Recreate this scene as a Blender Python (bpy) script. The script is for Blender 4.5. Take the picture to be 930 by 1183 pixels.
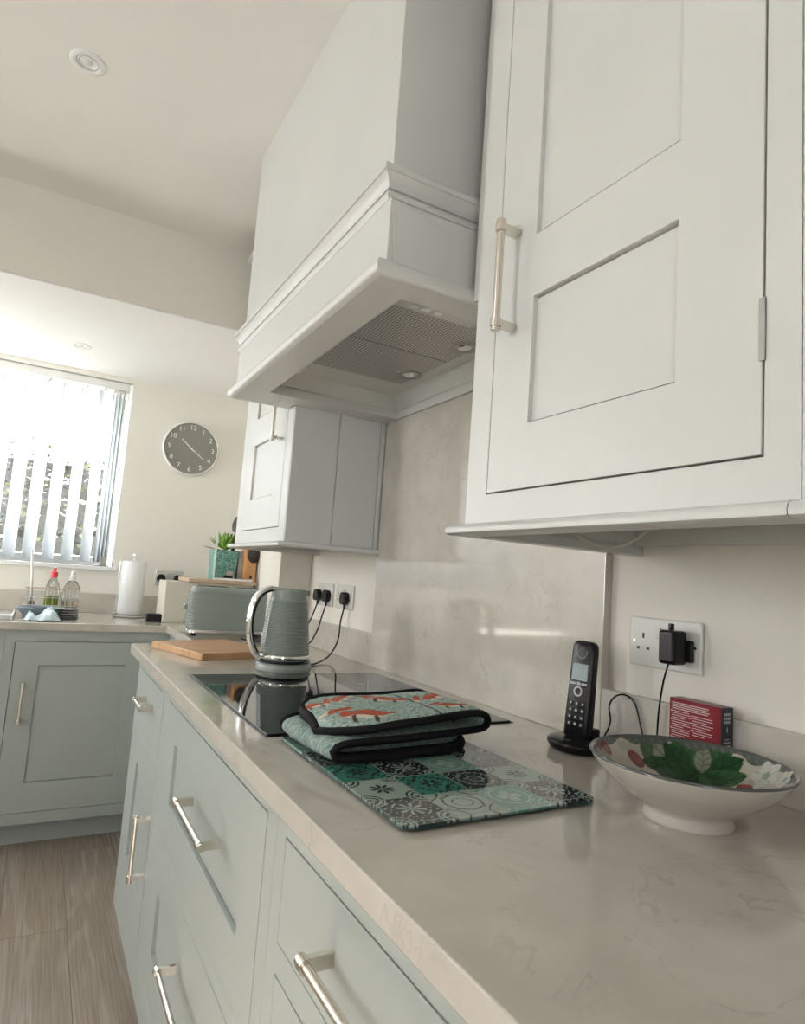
import bpy, bmesh, math, random
import numpy as np
from mathutils import Vector, Matrix
random.seed(7); rng = np.random.RandomState(5)
S = bpy.context.scene
for o in list(bpy.data.objects): bpy.data.objects.remove(o)
COL = S.collection
PI = math.pi

# ------------------------------------------------------------------ camera
cam_d = bpy.data.cameras.new('camera'); cam = bpy.data.objects.new('camera', cam_d); COL.objects.link(cam)
F_PX, YAW, PITCH, ROLL = 737.51, math.radians(-29.043), math.radians(6.131), math.radians(4.058)
cam_d.sensor_fit = 'HORIZONTAL'; cam_d.sensor_width = 36; cam_d.lens = F_PX * 36 / 930
cam_d.clip_start = .02
_d = Vector((-math.sin(YAW) * math.cos(PITCH), math.cos(YAW) * math.cos(PITCH), math.sin(PITCH)))
_r = Vector((math.cos(YAW), math.sin(YAW), 0)); _u = _r.cross(_d)
_r2 = _r * math.cos(ROLL) + _u * math.sin(ROLL); _u2 = -_r * math.sin(ROLL) + _u * math.cos(ROLL)
cam.matrix_world = Matrix(((_r2.x, _u2.x, -_d.x, -.965), (_r2.y, _u2.y, -_d.y, .001), (_r2.z, _u2.z, -_d.z, 1.187), (0, 0, 0, 1)))
S.camera = cam

# ------------------------------------------------------------------ light
S.view_settings.view_transform = 'Standard'; S.view_settings.look = 'None'
S.view_settings.exposure = -0.49; S.view_settings.gamma = 1.0; S.view_settings.use_curve_mapping = False
S.cycles.caustics_reflective = False
SKY, SUN = 31.0, 960.0
W = bpy.data.worlds.new('sky'); S.world = W; W.use_nodes = True
bg = W.node_tree.nodes['Background']; bg.inputs[0].default_value = (.915, .95, 1, 1); bg.inputs[1].default_value = SKY
def portal(name, loc, size, rot):
    l = bpy.data.lights.new(name, 'AREA'); l.shape = 'RECTANGLE'; l.size, l.size_y = size
    l.cycles.is_portal = True
    o = bpy.data.objects.new(name, l); COL.objects.link(o); o.location = loc; o.rotation_euler = rot
portal('far_window_portal', (-1.385, 3.93, 1.65), (1.5, 1.0), (-PI / 2, 0, 0))
portal('patio_portal', (-3.50, 3.235, 1.55), (1.1, .77), (0, -PI / 2, 0))
portal('added_side_window_portal', (-3.50, .725, 1.52), (1.05, .45), (0, -PI / 2, 0))  # portal of the unseen side window put in for light
portal('added_rooflight_portal', (-2.78, 3.47, 2.36), (1.14, .38), (0, 0, 0))  # portal of the rooflight added over the extension
portal('added_rear_window_portal', (-2.2, -2.5, 1.45), (.55, 1.1), (PI / 2, 0, 0))  # portal of the unseen rear window added for light
portal('added_main_rooflight_portal', (-2.8, 1.05, 2.62), (.6, .6), (0, 0, 0))  # portal of the rooflight added over the main room
sun_d = bpy.data.lights.new('sun', 'SUN'); sun_d.energy = SUN; sun_d.angle = math.radians(1.0); sun_d.color = (.95, .985, 1)
sun = bpy.data.objects.new('sun', sun_d); COL.objects.link(sun); sun.rotation_euler = Vector((.55, -.12, -.83)).to_track_quat('-Z', 'Y').to_euler()

# ------------------------------------------------------------------ materials
def mat(name, col, rough=.5, metal=0, spec=None, trans=0, ior=None, alpha=None, emit=None):
    m = bpy.data.materials.new(name); m.use_nodes = True
    p = m.node_tree.nodes['Principled BSDF']
    p.inputs['Base Color'].default_value = (*col, 1); p.inputs['Roughness'].default_value = rough
    p.inputs['Metallic'].default_value = metal
    if spec is not None: p.inputs['Specular IOR Level'].default_value = spec
    if trans: p.inputs['Transmission Weight'].default_value = trans
    if ior: p.inputs['IOR'].default_value = ior
    if alpha is not None: p.inputs['Alpha'].default_value = alpha
    return m
class NT:
    def __init__(s, m): s.t = m.node_tree; s.p = s.t.nodes['Principled BSDF']
    def n(s, kind, **kw):
        q = s.t.nodes.new(kind)
        for k, v in kw.items():
            if k.startswith('i_'):
                key = k[2:].replace('_', ' ')
                q.inputs[key].default_value = v
            else: setattr(q, k, v)
        return q
    def l(s, a, b): s.t.links.new(a, b)
    def ramp(s, src, stops):
        r = s.n('ShaderNodeValToRGB'); e = r.color_ramp.elements
        while len(e) < len(stops): e.new(.5)
        for i, (p, c) in enumerate(stops): e[i].position = p; e[i].color = (*c, 1) if len(c) == 3 else c
        s.l(src, r.inputs[0]); return r
    def coords(s, scale=(1, 1, 1), rot=(0, 0, 0)):
        g = s.n('ShaderNodeNewGeometry'); mp = s.n('ShaderNodeMapping'); mp.inputs['Scale'].default_value = scale; mp.inputs['Rotation'].default_value = rot
        s.l(g.outputs['Position'], mp.inputs[0]); return mp.outputs[0]
    def bump(s, src, strength, dist=.001):
        b = s.n('ShaderNodeBump'); b.inputs['Strength'].default_value = strength; b.inputs['Distance'].default_value = dist
        s.l(src, b.inputs['Height']); s.l(b.outputs[0], s.p.inputs['Normal'])
def painted(name, col, rough=.35, var=.03, bump=.15):
    m = mat(name, col, rough); t = NT(m); c = t.coords((1, 1, 1))
    n = t.n('ShaderNodeTexNoise'); n.inputs['Scale'].default_value = 3; n.inputs['Detail'].default_value = 3; t.l(c, n.inputs['Vector'])
    a = tuple(x * (1 - var) for x in col); b = tuple(min(1, x * (1 + var)) for x in col)
    r = t.ramp(n.outputs[0], [(.3, a), (.7, b)]); t.l(r.outputs[0], t.p.inputs['Base Color'])
    n2 = t.n('ShaderNodeTexNoise'); n2.inputs['Scale'].default_value = 160; t.l(c, n2.inputs['Vector']); t.bump(n2.outputs[0], bump, .0006)
    return m
SAGE = painted('sage_paint', (.36, .392, .368), .38)
SAGE_F = painted('sage_paint_far', (.365, .395, .36), .38)
WHITE = painted('white_cabinet_paint', (.635, .64, .605), .35)
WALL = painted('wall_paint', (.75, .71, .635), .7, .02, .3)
WALLX = painted('wall_paint_brightened', (.87, .835, .76), .7, .01, .3)  # wall paint lightened so the extension looks more brightly lit
CEILX = painted('ceiling_paint_brightened', (.92, .91, .87), .8, .01, .3)  # ceiling paint lightened to make the extension look brighter lit
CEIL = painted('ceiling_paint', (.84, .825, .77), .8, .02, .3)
FRAME = mat('window_plastic', (.82, .83, .82), .3)
DARKGAP = mat('gap_shade', (.12, .12, .11), .7)  # dark colour standing in for the shade behind door gaps
NICKEL = mat('brushed_nickel', (.72, .67, .60), .25, 1)
CHROME = mat('chrome', (.85, .86, .86), .08, 1)
STEEL = mat('stainless_steel', (.62, .62, .60), .3, 1)
BLACK = mat('black_plastic', (.005, .005, .006), .25, spec=.25)
BLACKM = mat('matt_black_plastic', (.008, .008, .008), .5, spec=.3)
KEYS = mat('key_print', (.42, .44, .45), .4)
SCREEN = mat('phone_screen', (.30, .36, .36), .15)
PLASTIC = mat('white_plastic', (.66, .65, .60), .25)
SLOT = mat('socket_slot', (.03, .03, .03), .6)
CREAM = painted('cream_enamel', (.66, .63, .54), .35)
EGG = mat('sage_gloss', (.235, .27, .245), .22)
CERAM = mat('glazed_ceramic', (.50, .465, .41), .12)
PAPER = mat('paper_towel', (.86, .86, .86), .9)
def paneglass():
    m = bpy.data.materials.new('window_glass'); m.use_nodes = True; t = m.node_tree; t.nodes.remove(t.nodes['Principled BSDF'])
    a = t.nodes.new('ShaderNodeBsdfTransparent'); b = t.nodes.new('ShaderNodeBsdfGlossy'); b.inputs['Roughness'].default_value = 0; x = t.nodes.new('ShaderNodeMixShader'); x.inputs[0].default_value = .05
    t.links.new(a.outputs[0], x.inputs[1]); t.links.new(b.outputs[0], x.inputs[2]); t.links.new(x.outputs[0], t.nodes['Material Output'].inputs[0]); return m
GLASS = paneglass()
CLEAR = mat('clear_glass', (.93, .96, .95), .02, trans=1, ior=1.3)
LIQ = mat('green_soap', (.35, .42, .05), .1, trans=.6, ior=1.33)
SLATE = mat('slate_blue_ceramic', (.16, .20, .23), .3)
CLOTH = mat('pale_blue_cloth', (.62, .74, .78), .9)
RED = mat('red_plastic', (.62, .05, .07), .3)
GREYC = mat('clock_face_grey', (.225, .225, .195), .5)
WHITEM = mat('matt_white', (.85, .85, .82), .5)
SOIL = mat('soil', (.05, .035, .02), .9)
LEAFG = mat('succulent_green', (.17, .32, .05), .4)
LEAFD = mat('dark_leaf', (.015, .02, .015), .45)
LAMPG = mat('lamp_lens', (.75, .75, .72), .1)
HOB = mat('black_glass', (.006, .006, .007), .04, spec=.6)
MARK = mat('hob_marking', (.25, .25, .25), .3)
PIPING = mat('black_piping', (.006, .006, .007), .8, spec=.15)
CORD = mat('pale_cord', (.55, .52, .47), .5)
REDCARD = mat('red_card', (.16, .005, .013), .5, spec=.2)
DARKCARD = mat('dark_card', (.012, .014, .022), .4)
INK = mat('white_ink', (.50, .40, .39), .5)
GREYBOX = mat('grey_carton', (.42, .42, .42), .6)

def quartz():
    m = mat('pale_quartz', (.6, .56, .5), .07, spec=.6); t = NT(m); c = t.coords()
    n = t.n('ShaderNodeTexNoise'); n.inputs['Scale'].default_value = 8; n.inputs['Detail'].default_value = 8; n.inputs['Roughness'].default_value = .65; n.inputs['Distortion'].default_value = .8; t.l(c, n.inputs['Vector'])
    v = t.ramp(n.outputs[0], [(.0, (0, 0, 0)), (.478, (0, 0, 0)), (.497, (1, 1, 1)), (.516, (0, 0, 0))])
    n2 = t.n('ShaderNodeTexNoise'); n2.inputs['Scale'].default_value = 9; n2.inputs['Detail'].default_value = 5; t.l(c, n2.inputs['Vector'])
    g = t.ramp(n2.outputs[0], [(.47, (0, 0, 0)), (.62, (1, 1, 1))])
    mu = t.n('ShaderNodeMath', operation='MULTIPLY'); t.l(v.outputs[0], mu.inputs[0]); t.l(g.outputs[0], mu.inputs[1])
    mu2 = t.n('ShaderNodeMath', operation='MULTIPLY'); t.l(mu.outputs[0], mu2.inputs[0]); mu2.inputs[1].default_value = .36
    n3 = t.n('ShaderNodeTexNoise'); n3.inputs['Scale'].default_value = 14; n3.inputs['Detail'].default_value = 6; t.l(c, n3.inputs['Vector'])
    b = t.ramp(n3.outputs[0], [(.3, (.50, .465, .405)), (.7, (.565, .53, .465))])
    mx = t.n('ShaderNodeMixRGB'); t.l(mu2.outputs[0], mx.inputs[0]); t.l(b.outputs[0], mx.inputs[1]); mx.inputs[2].default_value = (.27, .24, .22, 1)
    t.l(mx.outputs[0], t.p.inputs['Base Color']); return m
QUARTZ = quartz()
def woodmat(name, a, b, scale, rot=(0, 0, 0), rough=.45):
    m = mat(name, a, rough); t = NT(m); c = t.coords(scale, rot)
    n = t.n('ShaderNodeTexNoise'); n.inputs['Scale'].default_value = 1; n.inputs['Detail'].default_value = 5; n.inputs['Distortion'].default_value = .6; t.l(c, n.inputs['Vector'])
    r = t.ramp(n.outputs[0], [(.3, a), (.7, b)]); t.l(r.outputs[0], t.p.inputs['Base Color']); return m
BAMBOO = woodmat('bamboo', (.36, .19, .09), (.52, .31, .16), (10, 60, 8), (0, 0, 0), .4)
OAK = woodmat('pale_oak', (.42, .30, .20), (.55, .42, .32), (20, 40, 30))
OCHRE = woodmat('orange_pine', (.50, .24, .09), (.62, .33, .14), (60, 30, 4))
def floormat():
    m = mat('grey_oak_floor', (.3, .26, .22), .42); t = NT(m)
    g = t.n('ShaderNodeNewGeometry'); sp = t.n('ShaderNodeSeparateXYZ'); t.l(g.outputs['Position'], sp.inputs[0])
    cb = t.n('ShaderNodeCombineXYZ'); t.l(sp.outputs[1], cb.inputs[0]); t.l(sp.outputs[0], cb.inputs[1])
    br = t.n('ShaderNodeTexBrick'); br.inputs['Scale'].default_value = 1; br.inputs['Brick Width'].default_value = 1.2; br.inputs['Row Height'].default_value = .19
    br.inputs['Mortar Size'].default_value = .0012; br.inputs['Color1'].default_value = (.25, .25, .25, 1); br.inputs['Color2'].default_value = (.75, .75, .75, 1); br.inputs['Mortar'].default_value = (0, 0, 0, 1)
    t.l(cb.outputs[0], br.inputs['Vector'])
    mp = t.n('ShaderNodeMapping'); mp.inputs['Scale'].default_value = (7, .8, 1); t.l(g.outputs['Position'], mp.inputs[0])
    ad = t.n('ShaderNodeVectorMath', operation='ADD'); t.l(mp.outputs[0], ad.inputs[0])
    sc = t.n('ShaderNodeVectorMath', operation='SCALE'); t.l(br.outputs['Color'], sc.inputs[0]); sc.inputs['Scale'].default_value = 13; t.l(sc.outputs[0], ad.inputs[1])
    n = t.n('ShaderNodeTexNoise'); n.inputs['Scale'].default_value = 1.1; n.inputs['Detail'].default_value = 3; n.inputs['Distortion'].default_value = .5; t.l(ad.outputs[0], n.inputs['Vector'])
    sn = t.n('ShaderNodeMath', operation='MULTIPLY'); sn.inputs[1].default_value = 34; t.l(n.outputs[0], sn.inputs[0])
    s2 = t.n('ShaderNodeMath', operation='SINE'); t.l(sn.outputs[0], s2.inputs[0])
    r = t.ramp(s2.outputs[0], [(.0, (.255, .205, .165)), (.9, (.305, .255, .212))])
    mp2 = t.n('ShaderNodeMapping'); mp2.inputs['Scale'].default_value = (170, 4, 1); t.l(g.outputs['Position'], mp2.inputs[0])
    n2 = t.n('ShaderNodeTexNoise'); n2.inputs['Scale'].default_value = 1; n2.inputs['Detail'].default_value = 4; t.l(mp2.outputs[0], n2.inputs['Vector'])
    r2 = t.ramp(n2.outputs[0], [(.3, (.72, .72, .72)), (.7, (1.2, 1.2, 1.2))])
    mx = t.n('ShaderNodeMixRGB', blend_type='MULTIPLY'); mx.inputs[0].default_value = 1; t.l(r.outputs[0], mx.inputs[1]); t.l(r2.outputs[0], mx.inputs[2])
    r3 = t.ramp(br.outputs['Color'], [(0, (.35, .35, .35)), (.12, (.9, .9, .9)), (.8, (1.08, 1.08, 1.08))])
    mx2 = t.n('ShaderNodeMixRGB', blend_type='MULTIPLY'); mx2.inputs[0].default_value = 1; t.l(mx.outputs[0], mx2.inputs[1]); t.l(r3.outputs[0], mx2.inputs[2])
    t.l(mx2.outputs[0], t.p.inputs['Base Color']); t.bump(n2.outputs[0], .15, .001); return m
FLOOR = floormat()
def filtermat():
    m = mat('filter_mesh', (.35, .35, .33), .35, .9); t = NT(m); c = t.coords((1, 1, 1))
    def wv(ax):
        w = t.n('ShaderNodeTexWave', wave_type='BANDS', bands_direction=ax); w.inputs['Scale'].default_value = 40; t.l(c, w.inputs['Vector']); return w
    a, b = wv('X'), wv('Y')
    mu = t.n('ShaderNodeMath', operation='MULTIPLY'); t.l(a.outputs['Fac'], mu.inputs[0]); t.l(b.outputs['Fac'], mu.inputs[1])
    r = t.ramp(mu.outputs[0], [(.15, (.60, .59, .56)), (.5, (.12, .12, .11))]); t.l(r.outputs[0], t.p.inputs['Base Color'])
    r2 = t.ramp(mu.outputs[0], [(.15, (1, 1, 1)), (.45, (0, 0, 0))]); t.bump(r2.outputs[0], .5, .001); return m
FILTER = filtermat()
def attrmat(name, rough, bump=0):
    m = mat(name, (.5, .5, .5), rough); t = NT(m); a = t.n('ShaderNodeVertexColor'); a.layer_name = 'print'
    t.l(a.outputs[0], t.p.inputs['Base Color'])
    if bump:
        n = t.n('ShaderNodeTexNoise'); n.inputs['Scale'].default_value = 420; t.l(t.coords(), n.inputs['Vector']); t.bump(n.outputs[0], bump, .001)
    return m
PRINTGLASS = attrmat('printed_glass', .07); PRINTGLASS.node_tree.nodes['Principled BSDF'].inputs['Specular IOR Level'].default_value = .3; PRINTCLOTH = attrmat('printed_cotton', .9, .35); PRINTCERAM = attrmat('painted_glaze', .12)
def mosaic():
    m = mat('teal_mosaic', (.1, .3, .26), .3); t = NT(m)
    v = t.n('ShaderNodeTexVoronoi'); v.inputs['Scale'].default_value = 150; t.l(t.coords(), v.inputs['Vector'])
    r = t.ramp(v.outputs['Color'], [(.2, (.06, .20, .17)), (.5, (.12, .34, .29)), (.85, (.30, .48, .42))]); t.l(r.outputs[0], t.p.inputs['Base Color']); return m
MOSAIC = mosaic()
def hedgemat():
    m = mat('hedge_leaves', (.1, .16, .04), .6); t = NT(m)
    v = t.n('ShaderNodeTexNoise'); v.inputs['Scale'].default_value = 6; v.inputs['Detail'].default_value = 6; t.l(t.coords(), v.inputs['Vector'])
    r = t.ramp(v.outputs[0], [(.4, (.003, .0035, .003)), (.5, (.007, .009, .003)), (.62, (.022, .026, .004))]); t.l(r.outputs[0], t.p.inputs['Base Color']); return m
HEDGE = hedgemat()
def slatmat():
    m = bpy.data.materials.new('blind_fabric'); m.use_nodes = True; t = m.node_tree; p = t.nodes['Principled BSDF']
    p.inputs['Base Color'].default_value = (.75, .77, .77, 1); p.inputs['Roughness'].default_value = .8
    tr = t.nodes.new('ShaderNodeBsdfTranslucent'); tr.inputs[0].default_value = (.8, .82, .82, 1); mx = t.nodes.new('ShaderNodeMixShader'); mx.inputs[0].default_value = .85
    t.links.new(p.outputs[0], mx.inputs[1]); t.links.new(tr.outputs[0], mx.inputs[2]); t.links.new(mx.outputs[0], t.nodes['Material Output'].inputs[0]); return m
SLAT = slatmat()

# ------------------------------------------------------------------ helpers
ORG = {}
class MB:
    def __init__(s): s.v = []; s.f = []; s.m = []; s.col = None; s.cur = 0
    def quad(s, *p):
        n = len(s.v); s.v += [tuple(q) for q in p]; s.f.append(tuple(range(n, n + len(p)))); s.m.append(s.cur); return s
    def box(s, x0, x1, y0, y1, z0, z1):
        n = len(s.v); s.v += [(x, y, z) for z in (z0, z1) for y in (y0, y1) for x in (x0, x1)]
        for q in ((0, 2, 3, 1), (4, 5, 7, 6), (0, 1, 5, 4), (2, 6, 7, 3), (0, 4, 6, 2), (1, 3, 7, 5)):
            s.f.append(tuple(n + i for i in q)); s.m.append(s.cur)
        return s
    def prism(s, poly, a, b, T=lambda u, v, w: (u, v, w)):
        n = len(s.v); k = len(poly)
        s.v += [T(u, v, a) for u, v in poly] + [T(u, v, b) for u, v in poly]
        s.f.append(tuple(n + i for i in range(k))); s.f.append(tuple(n + k + i for i in reversed(range(k)))); s.m += [s.cur] * 2
        for i in range(k): s.f.append((n + i, n + k + i, n + k + (i + 1) % k, n + (i + 1) % k)); s.m.append(s.cur)
        return s
    def lathe(s, prof, c=(0, 0, 0), seg=48, T=None, sx=1, sy=1):
        # prof: list (r, z); closed by caps when r==0
        T = T or (lambda x, y, z: (x, y, z)); n = len(s.v); k = len(prof)
        for r, z in prof:
            for j in range(seg):
                a = 2 * PI * j / seg; q = T(r * math.cos(a) * sx, r * math.sin(a) * sy, z); s.v.append((q[0] + c[0], q[1] + c[1], q[2] + c[2]))
        for i in range(k - 1):
            for j in range(seg):
                j2 = (j + 1) % seg; s.f.append((n + i * seg + j, n + i * seg + j2, n + (i + 1) * seg + j2, n + (i + 1) * seg + j)); s.m.append(s.cur)
        return s
    def cyl(s, p0, p1, r, seg=20, r1=None):
        return s.tube([p0, p1], r, seg, r1)
    def tube(s, pts, r, seg=10, r1=None, flat=None):
        P = [Vector(p) for p in pts]; n = len(s.v); k = len(P)
        up = None
        for i, p in enumerate(P):
            d = (P[min(i + 1, k - 1)] - P[max(i - 1, 0)]).normalized()
            if up is None:
                up = Vector((0, 0, 1)) if abs(d.z) < .9 else Vector((0, 1, 0))
            a = d.cross(up).normalized(); b = a.cross(d).normalized(); up = b
            rr = r if r1 is None else r + (r1 - r) * i / (k - 1)
            ra, rb = (rr, rr) if flat is None else (rr * flat[0], rr * flat[1])
            for j in range(seg):
                t = 2 * PI * j / seg; s.v.append(tuple(p + a * ra * math.cos(t) + b * rb * math.sin(t)))
        for i in range(k - 1):
            for j in range(seg):
                j2 = (j + 1) % seg; s.f.append((n + i * seg + j, n + i * seg + j2, n + (i + 1) * seg + j2, n + (i + 1) * seg + j)); s.m.append(s.cur)
        s.f.append(tuple(n + j for j in range(seg))); s.f.append(tuple(n + (k - 1) * seg + j for j in reversed(range(seg)))); s.m += [s.cur] * 2
        return s
    def cells(s, T, us, vs, h, t):
        """relief panel: h[i][j] front height of cell (None = hole); back at w=-t"""
        nu, nv = len(us) - 1, len(vs) - 1
        g = lambda i, j: h[i][j] if 0 <= i < nu and 0 <= j < nv and h[i][j] is not None else -t
        for i in range(nu):
            for j in range(nv):
                if h[i][j] is None: continue
                w = h[i][j]; a, b, c, d = us[i], us[i + 1], vs[j], vs[j + 1]
                s.quad(T(a, c, w), T(b, c, w), T(b, d, w), T(a, d, w)); s.quad(T(a, c, -t), T(a, d, -t), T(b, d, -t), T(b, c, -t))
                for (ni, nj, p, q) in ((i - 1, j, (a, c), (a, d)), (i + 1, j, (b, c), (b, d)), (i, j - 1, (a, c), (b, c)), (i, j + 1, (a, d), (b, d))):
                    w2 = g(ni, nj)
                    if w2 < w - 1e-9: s.quad(T(*p, w2), T(*q, w2), T(*q, w), T(*p, w))
        return s
    def sweep(s, path, prof, T=lambda x, y, z: (x, y, z)):
        """path: 2D points, left side = outwards; prof: closed list (out, z)"""
        P = [Vector(p) for p in path]; k = len(P); n = len(s.v); m = len(prof)
        for i, p in enumerate(P):
            ds = []
            if i > 0: ds.append((P[i] - P[i - 1]).normalized())
            if i < k - 1: ds.append((P[i + 1] - P[i]).normalized())
            ns = [Vector((-d.y, d.x)) for d in ds]
            if len(ns) == 2: b = (ns[0] + ns[1]).normalized(); b = b / b.dot(ns[0])
            else: b = ns[0]
            for o, z in prof: q = p + b * o; s.v.append(T(q.x, q.y, z))
        for i in range(k - 1):
            for j in range(m):
                j2 = (j + 1) % m; s.f.append((n + i * m + j, n + i * m + j2, n + (i + 1) * m + j2, n + (i + 1) * m + j)); s.m.append(s.cur)
        s.f.append(tuple(n + j for j in range(m))); s.f.append(tuple(n + (k - 1) * m + j for j in reversed(range(m)))); s.m += [s.cur] * 2
        return s
    def build(s, name, mats, parent=None, smooth=False, bevel=0, seg=2, local=False, auto=None, loc=None, merge=True):
        if not isinstance(mats, (list, tuple)): mats = [mats]
        me = bpy.data.meshes.new(name); o = bpy.data.objects.new(name, me); COL.objects.link(o)
        if parent is not None: org = ORG.get(parent.name, Vector((0, 0, 0))); o.parent = parent; ORG[o.name] = org
        else:
            if loc is not None: org = Vector(loc)
            else:
                A = np.array(s.v); org = Vector(((A[:, 0].min() + A[:, 0].max()) / 2, (A[:, 1].min() + A[:, 1].max()) / 2, A[:, 2].min()))
            o.location = org; ORG[o.name] = org
        if local: V = s.v
        else: V = [(x - org.x, y - org.y, z - org.z) for x, y, z in s.v]
        me.from_pydata(V, [], s.f)
        for mm in mats: me.materials.append(mm)
        me.polygons.foreach_set('material_index', s.m)
        if s.col is not None:
            ca = me.color_attributes.new('print', 'FLOAT_COLOR', 'POINT'); ca.data.foreach_set('color', np.asarray(s.col, dtype=np.float32).ravel())
        bm = bmesh.new(); bm.from_mesh(me)
        if merge: bmesh.ops.remove_doubles(bm, verts=bm.verts, dist=1e-5)
        bmesh.ops.recalc_face_normals(bm, faces=bm.faces)
        bm.to_mesh(me); bm.free()
        if smooth:
            me.polygons.foreach_set('use_smooth', [True] * len(me.polygons))
            if auto is not None: me.set_sharp_from_angle(angle=math.radians(auto))
        if bevel:
            b = o.modifiers.new('bevel', 'BEVEL'); b.width = bevel; b.segments = seg; b.limit_method = 'ANGLE'; b.angle_limit = math.radians(40); b.harden_normals = False
        return o
def thing(name, label, cat, loc=(0, 0, 0), rot=0, group=None):
    o = bpy.data.objects.new(name, None); o.empty_display_size = .05; COL.objects.link(o)
    o.location = loc; o.rotation_euler = (0, 0, rot); o['label'] = label; o['category'] = cat
    if group: o['group'] = group
    ORG[o.name] = Vector(loc); return o
def tag(o, label, cat, group=None, kind=None):
    o['label'] = label; o['category'] = cat
    if group: o['group'] = group
    if kind: o['kind'] = kind
    return o
def struct(o): o['kind'] = 'structure'; return o
def copy_tree(o, parent=None):
    c = o.copy(); COL.objects.link(c)
    if parent: c.parent = parent
    for ch in o.children: copy_tree(ch, c)
    return c
def XF(x0):  return lambda u, v, w: (x0 - w, u, v)       # panel facing -x
def YF(y0):  return lambda u, v, w: (u, y0 - w, v)       # panel facing -y
def text_mesh(mb, txt, size, T, extrude=.0003, align='CENTER', shear=0):
    cu = bpy.data.curves.new('t', 'FONT'); cu.body = txt; cu.size = size; cu.align_x = align; cu.align_y = 'CENTER'; cu.extrude = extrude
    ob = bpy.data.objects.new('t', cu); COL.objects.link(ob); dg = bpy.context.evaluated_depsgraph_get(); me = ob.evaluated_get(dg).to_mesh()
    n = len(mb.v); mb.v += [T(*v.co) for v in me.vertices]
    for p in me.polygons: mb.f.append(tuple(n + i for i in p.vertices)); mb.m.append(mb.cur)
    ob.evaluated_get(dg).to_mesh_clear(); bpy.data.objects.remove(ob); bpy.data.curves.remove(cu)
def smooth_path(pts, n=8):
    P = [Vector(p) for p in pts]; P = [P[0]] + P + [P[-1]]; out = []
    for i in range(1, len(P) - 2):
        for k in range(n):
            t = k / n; a, b, c, d = P[i - 1], P[i], P[i + 1], P[i + 2]
            out.append(.5 * ((2 * b) + (-a + c) * t + (2 * a - 5 * b + 4 * c - d) * t * t + (-a + 3 * b - 3 * c + d) * t ** 3))
    out.append(P[-2]); return out

# ------------------------------------------------------------------ the room
YB, YB2, YW, ZM, ZS, ZE = 2.557, 2.73, 3.70, 2.49, 2.157, 2.172
XL, XE, YR = -3.4, -3.4, -2.4
struct(MB().box(-4.2, .3, -2.6, 4.0, -.08, 0).build('floor', FLOOR))
# ceiling of the main room: plaster, with a shallow fold shaped in to imitate a light streak
def ceiling():
    nx, ny = 200, 220; xs = np.sort(np.append(np.linspace(XL, .0, nx - 2), [-3.1, -2.5])); ys = np.sort(np.append(np.linspace(YR, YB, ny - 2), [.80, 1.30]))
    m = MB()
    for y in ys:
        for x in xs:
            # centre line of the imitated light streak
            yc = np.interp(x, [-2.4, -1.6, -1.21, -1.09, -.86, -.66, -.44, -.2], [1.0, 1.72, 1.99, 2.06, 2.18, 2.236, 2.25, 2.24])
            w = np.interp(x, [-2.4, -1.21, -.86, -.66, -.44], [.20, .115, .095, .06, .03])
            d = (y - yc) / w
            m.v.append((x, y, ZM - (-.06 * w * math.exp(-d * d) if x > -2.45 else 0)))
    def hole(x, y): return -3.1 < x < -2.5 and .80 < y < 1.30
    for j in range(ny - 1):
        for i in range(nx - 1):
            if hole((xs[i] + xs[i + 1]) / 2, (ys[j] + ys[j + 1]) / 2): continue
            a = j * nx + i; m.f.append((a, a + 1, a + 1 + nx, a + nx)); m.m.append(0)
    # roof build-up above the plaster, open at the added rooflight
    m.cells(lambda u, v, w: (u, v, ZM + .03 - w), [XL, -3.1, -2.5, 0], [YR, .80, 1.30, YB], [[0, 0, 0], [0, None, 0], [0, 0, 0]], .09)
    return m.build('ceiling', CEIL, smooth=True, merge=False)
struct(ceiling())
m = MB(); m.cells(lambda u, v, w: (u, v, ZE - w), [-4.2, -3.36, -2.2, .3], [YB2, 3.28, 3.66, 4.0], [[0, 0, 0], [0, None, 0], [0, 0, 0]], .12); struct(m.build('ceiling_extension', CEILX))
struct(MB().box(-4.2, .3, YB, YB2, ZS, 2.7).build('beam', WALL, bevel=.004))
struct(MB().box(-4.0, -.136, YB + .004, YB2 - .004, ZS - .004, ZS - .0005).build('trim_2', CEILX))
struct(MB().box(0, .25, YR, 4.0, 0, 2.7).build('wall_right', WALL))
struct(MB().box(-.135, 0, 2.47, YB2, 0, ZS).build('pillar', WALL, bevel=.004))
# far wall with its window opening
WX0, WX1, WZ0, WZ1 = -2.25, -.635, 1.152, 2.15
def wall_with_hole(T, u0, u1, v0, v1, hu0, hu1, hv0, hv1, t, name, mt=None):
    m = MB(); m.cells(T, [u0, hu0, hu1, u1], [v0, hv0, hv1, v1], [[0, 0, 0], [0, None, 0], [0, 0, 0]], t); return struct(m.build(name, mt or WALL))
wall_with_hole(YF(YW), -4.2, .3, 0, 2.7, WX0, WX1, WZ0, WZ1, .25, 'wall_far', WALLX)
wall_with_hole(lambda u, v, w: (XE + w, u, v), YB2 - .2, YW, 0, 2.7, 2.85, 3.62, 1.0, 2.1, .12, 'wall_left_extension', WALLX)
wall_with_hole(lambda u, v, w: (XL + w, u, v), YR, YB, 0, 2.7, .52, .92, 1.0, 2.05, .12, 'wall_left')
wall_with_hole(lambda u, v, w: (u, YR + w, v), XL, 0, 0, 2.7, -2.5, -1.95, .9, 2.0, .12, 'wall_near')
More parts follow.
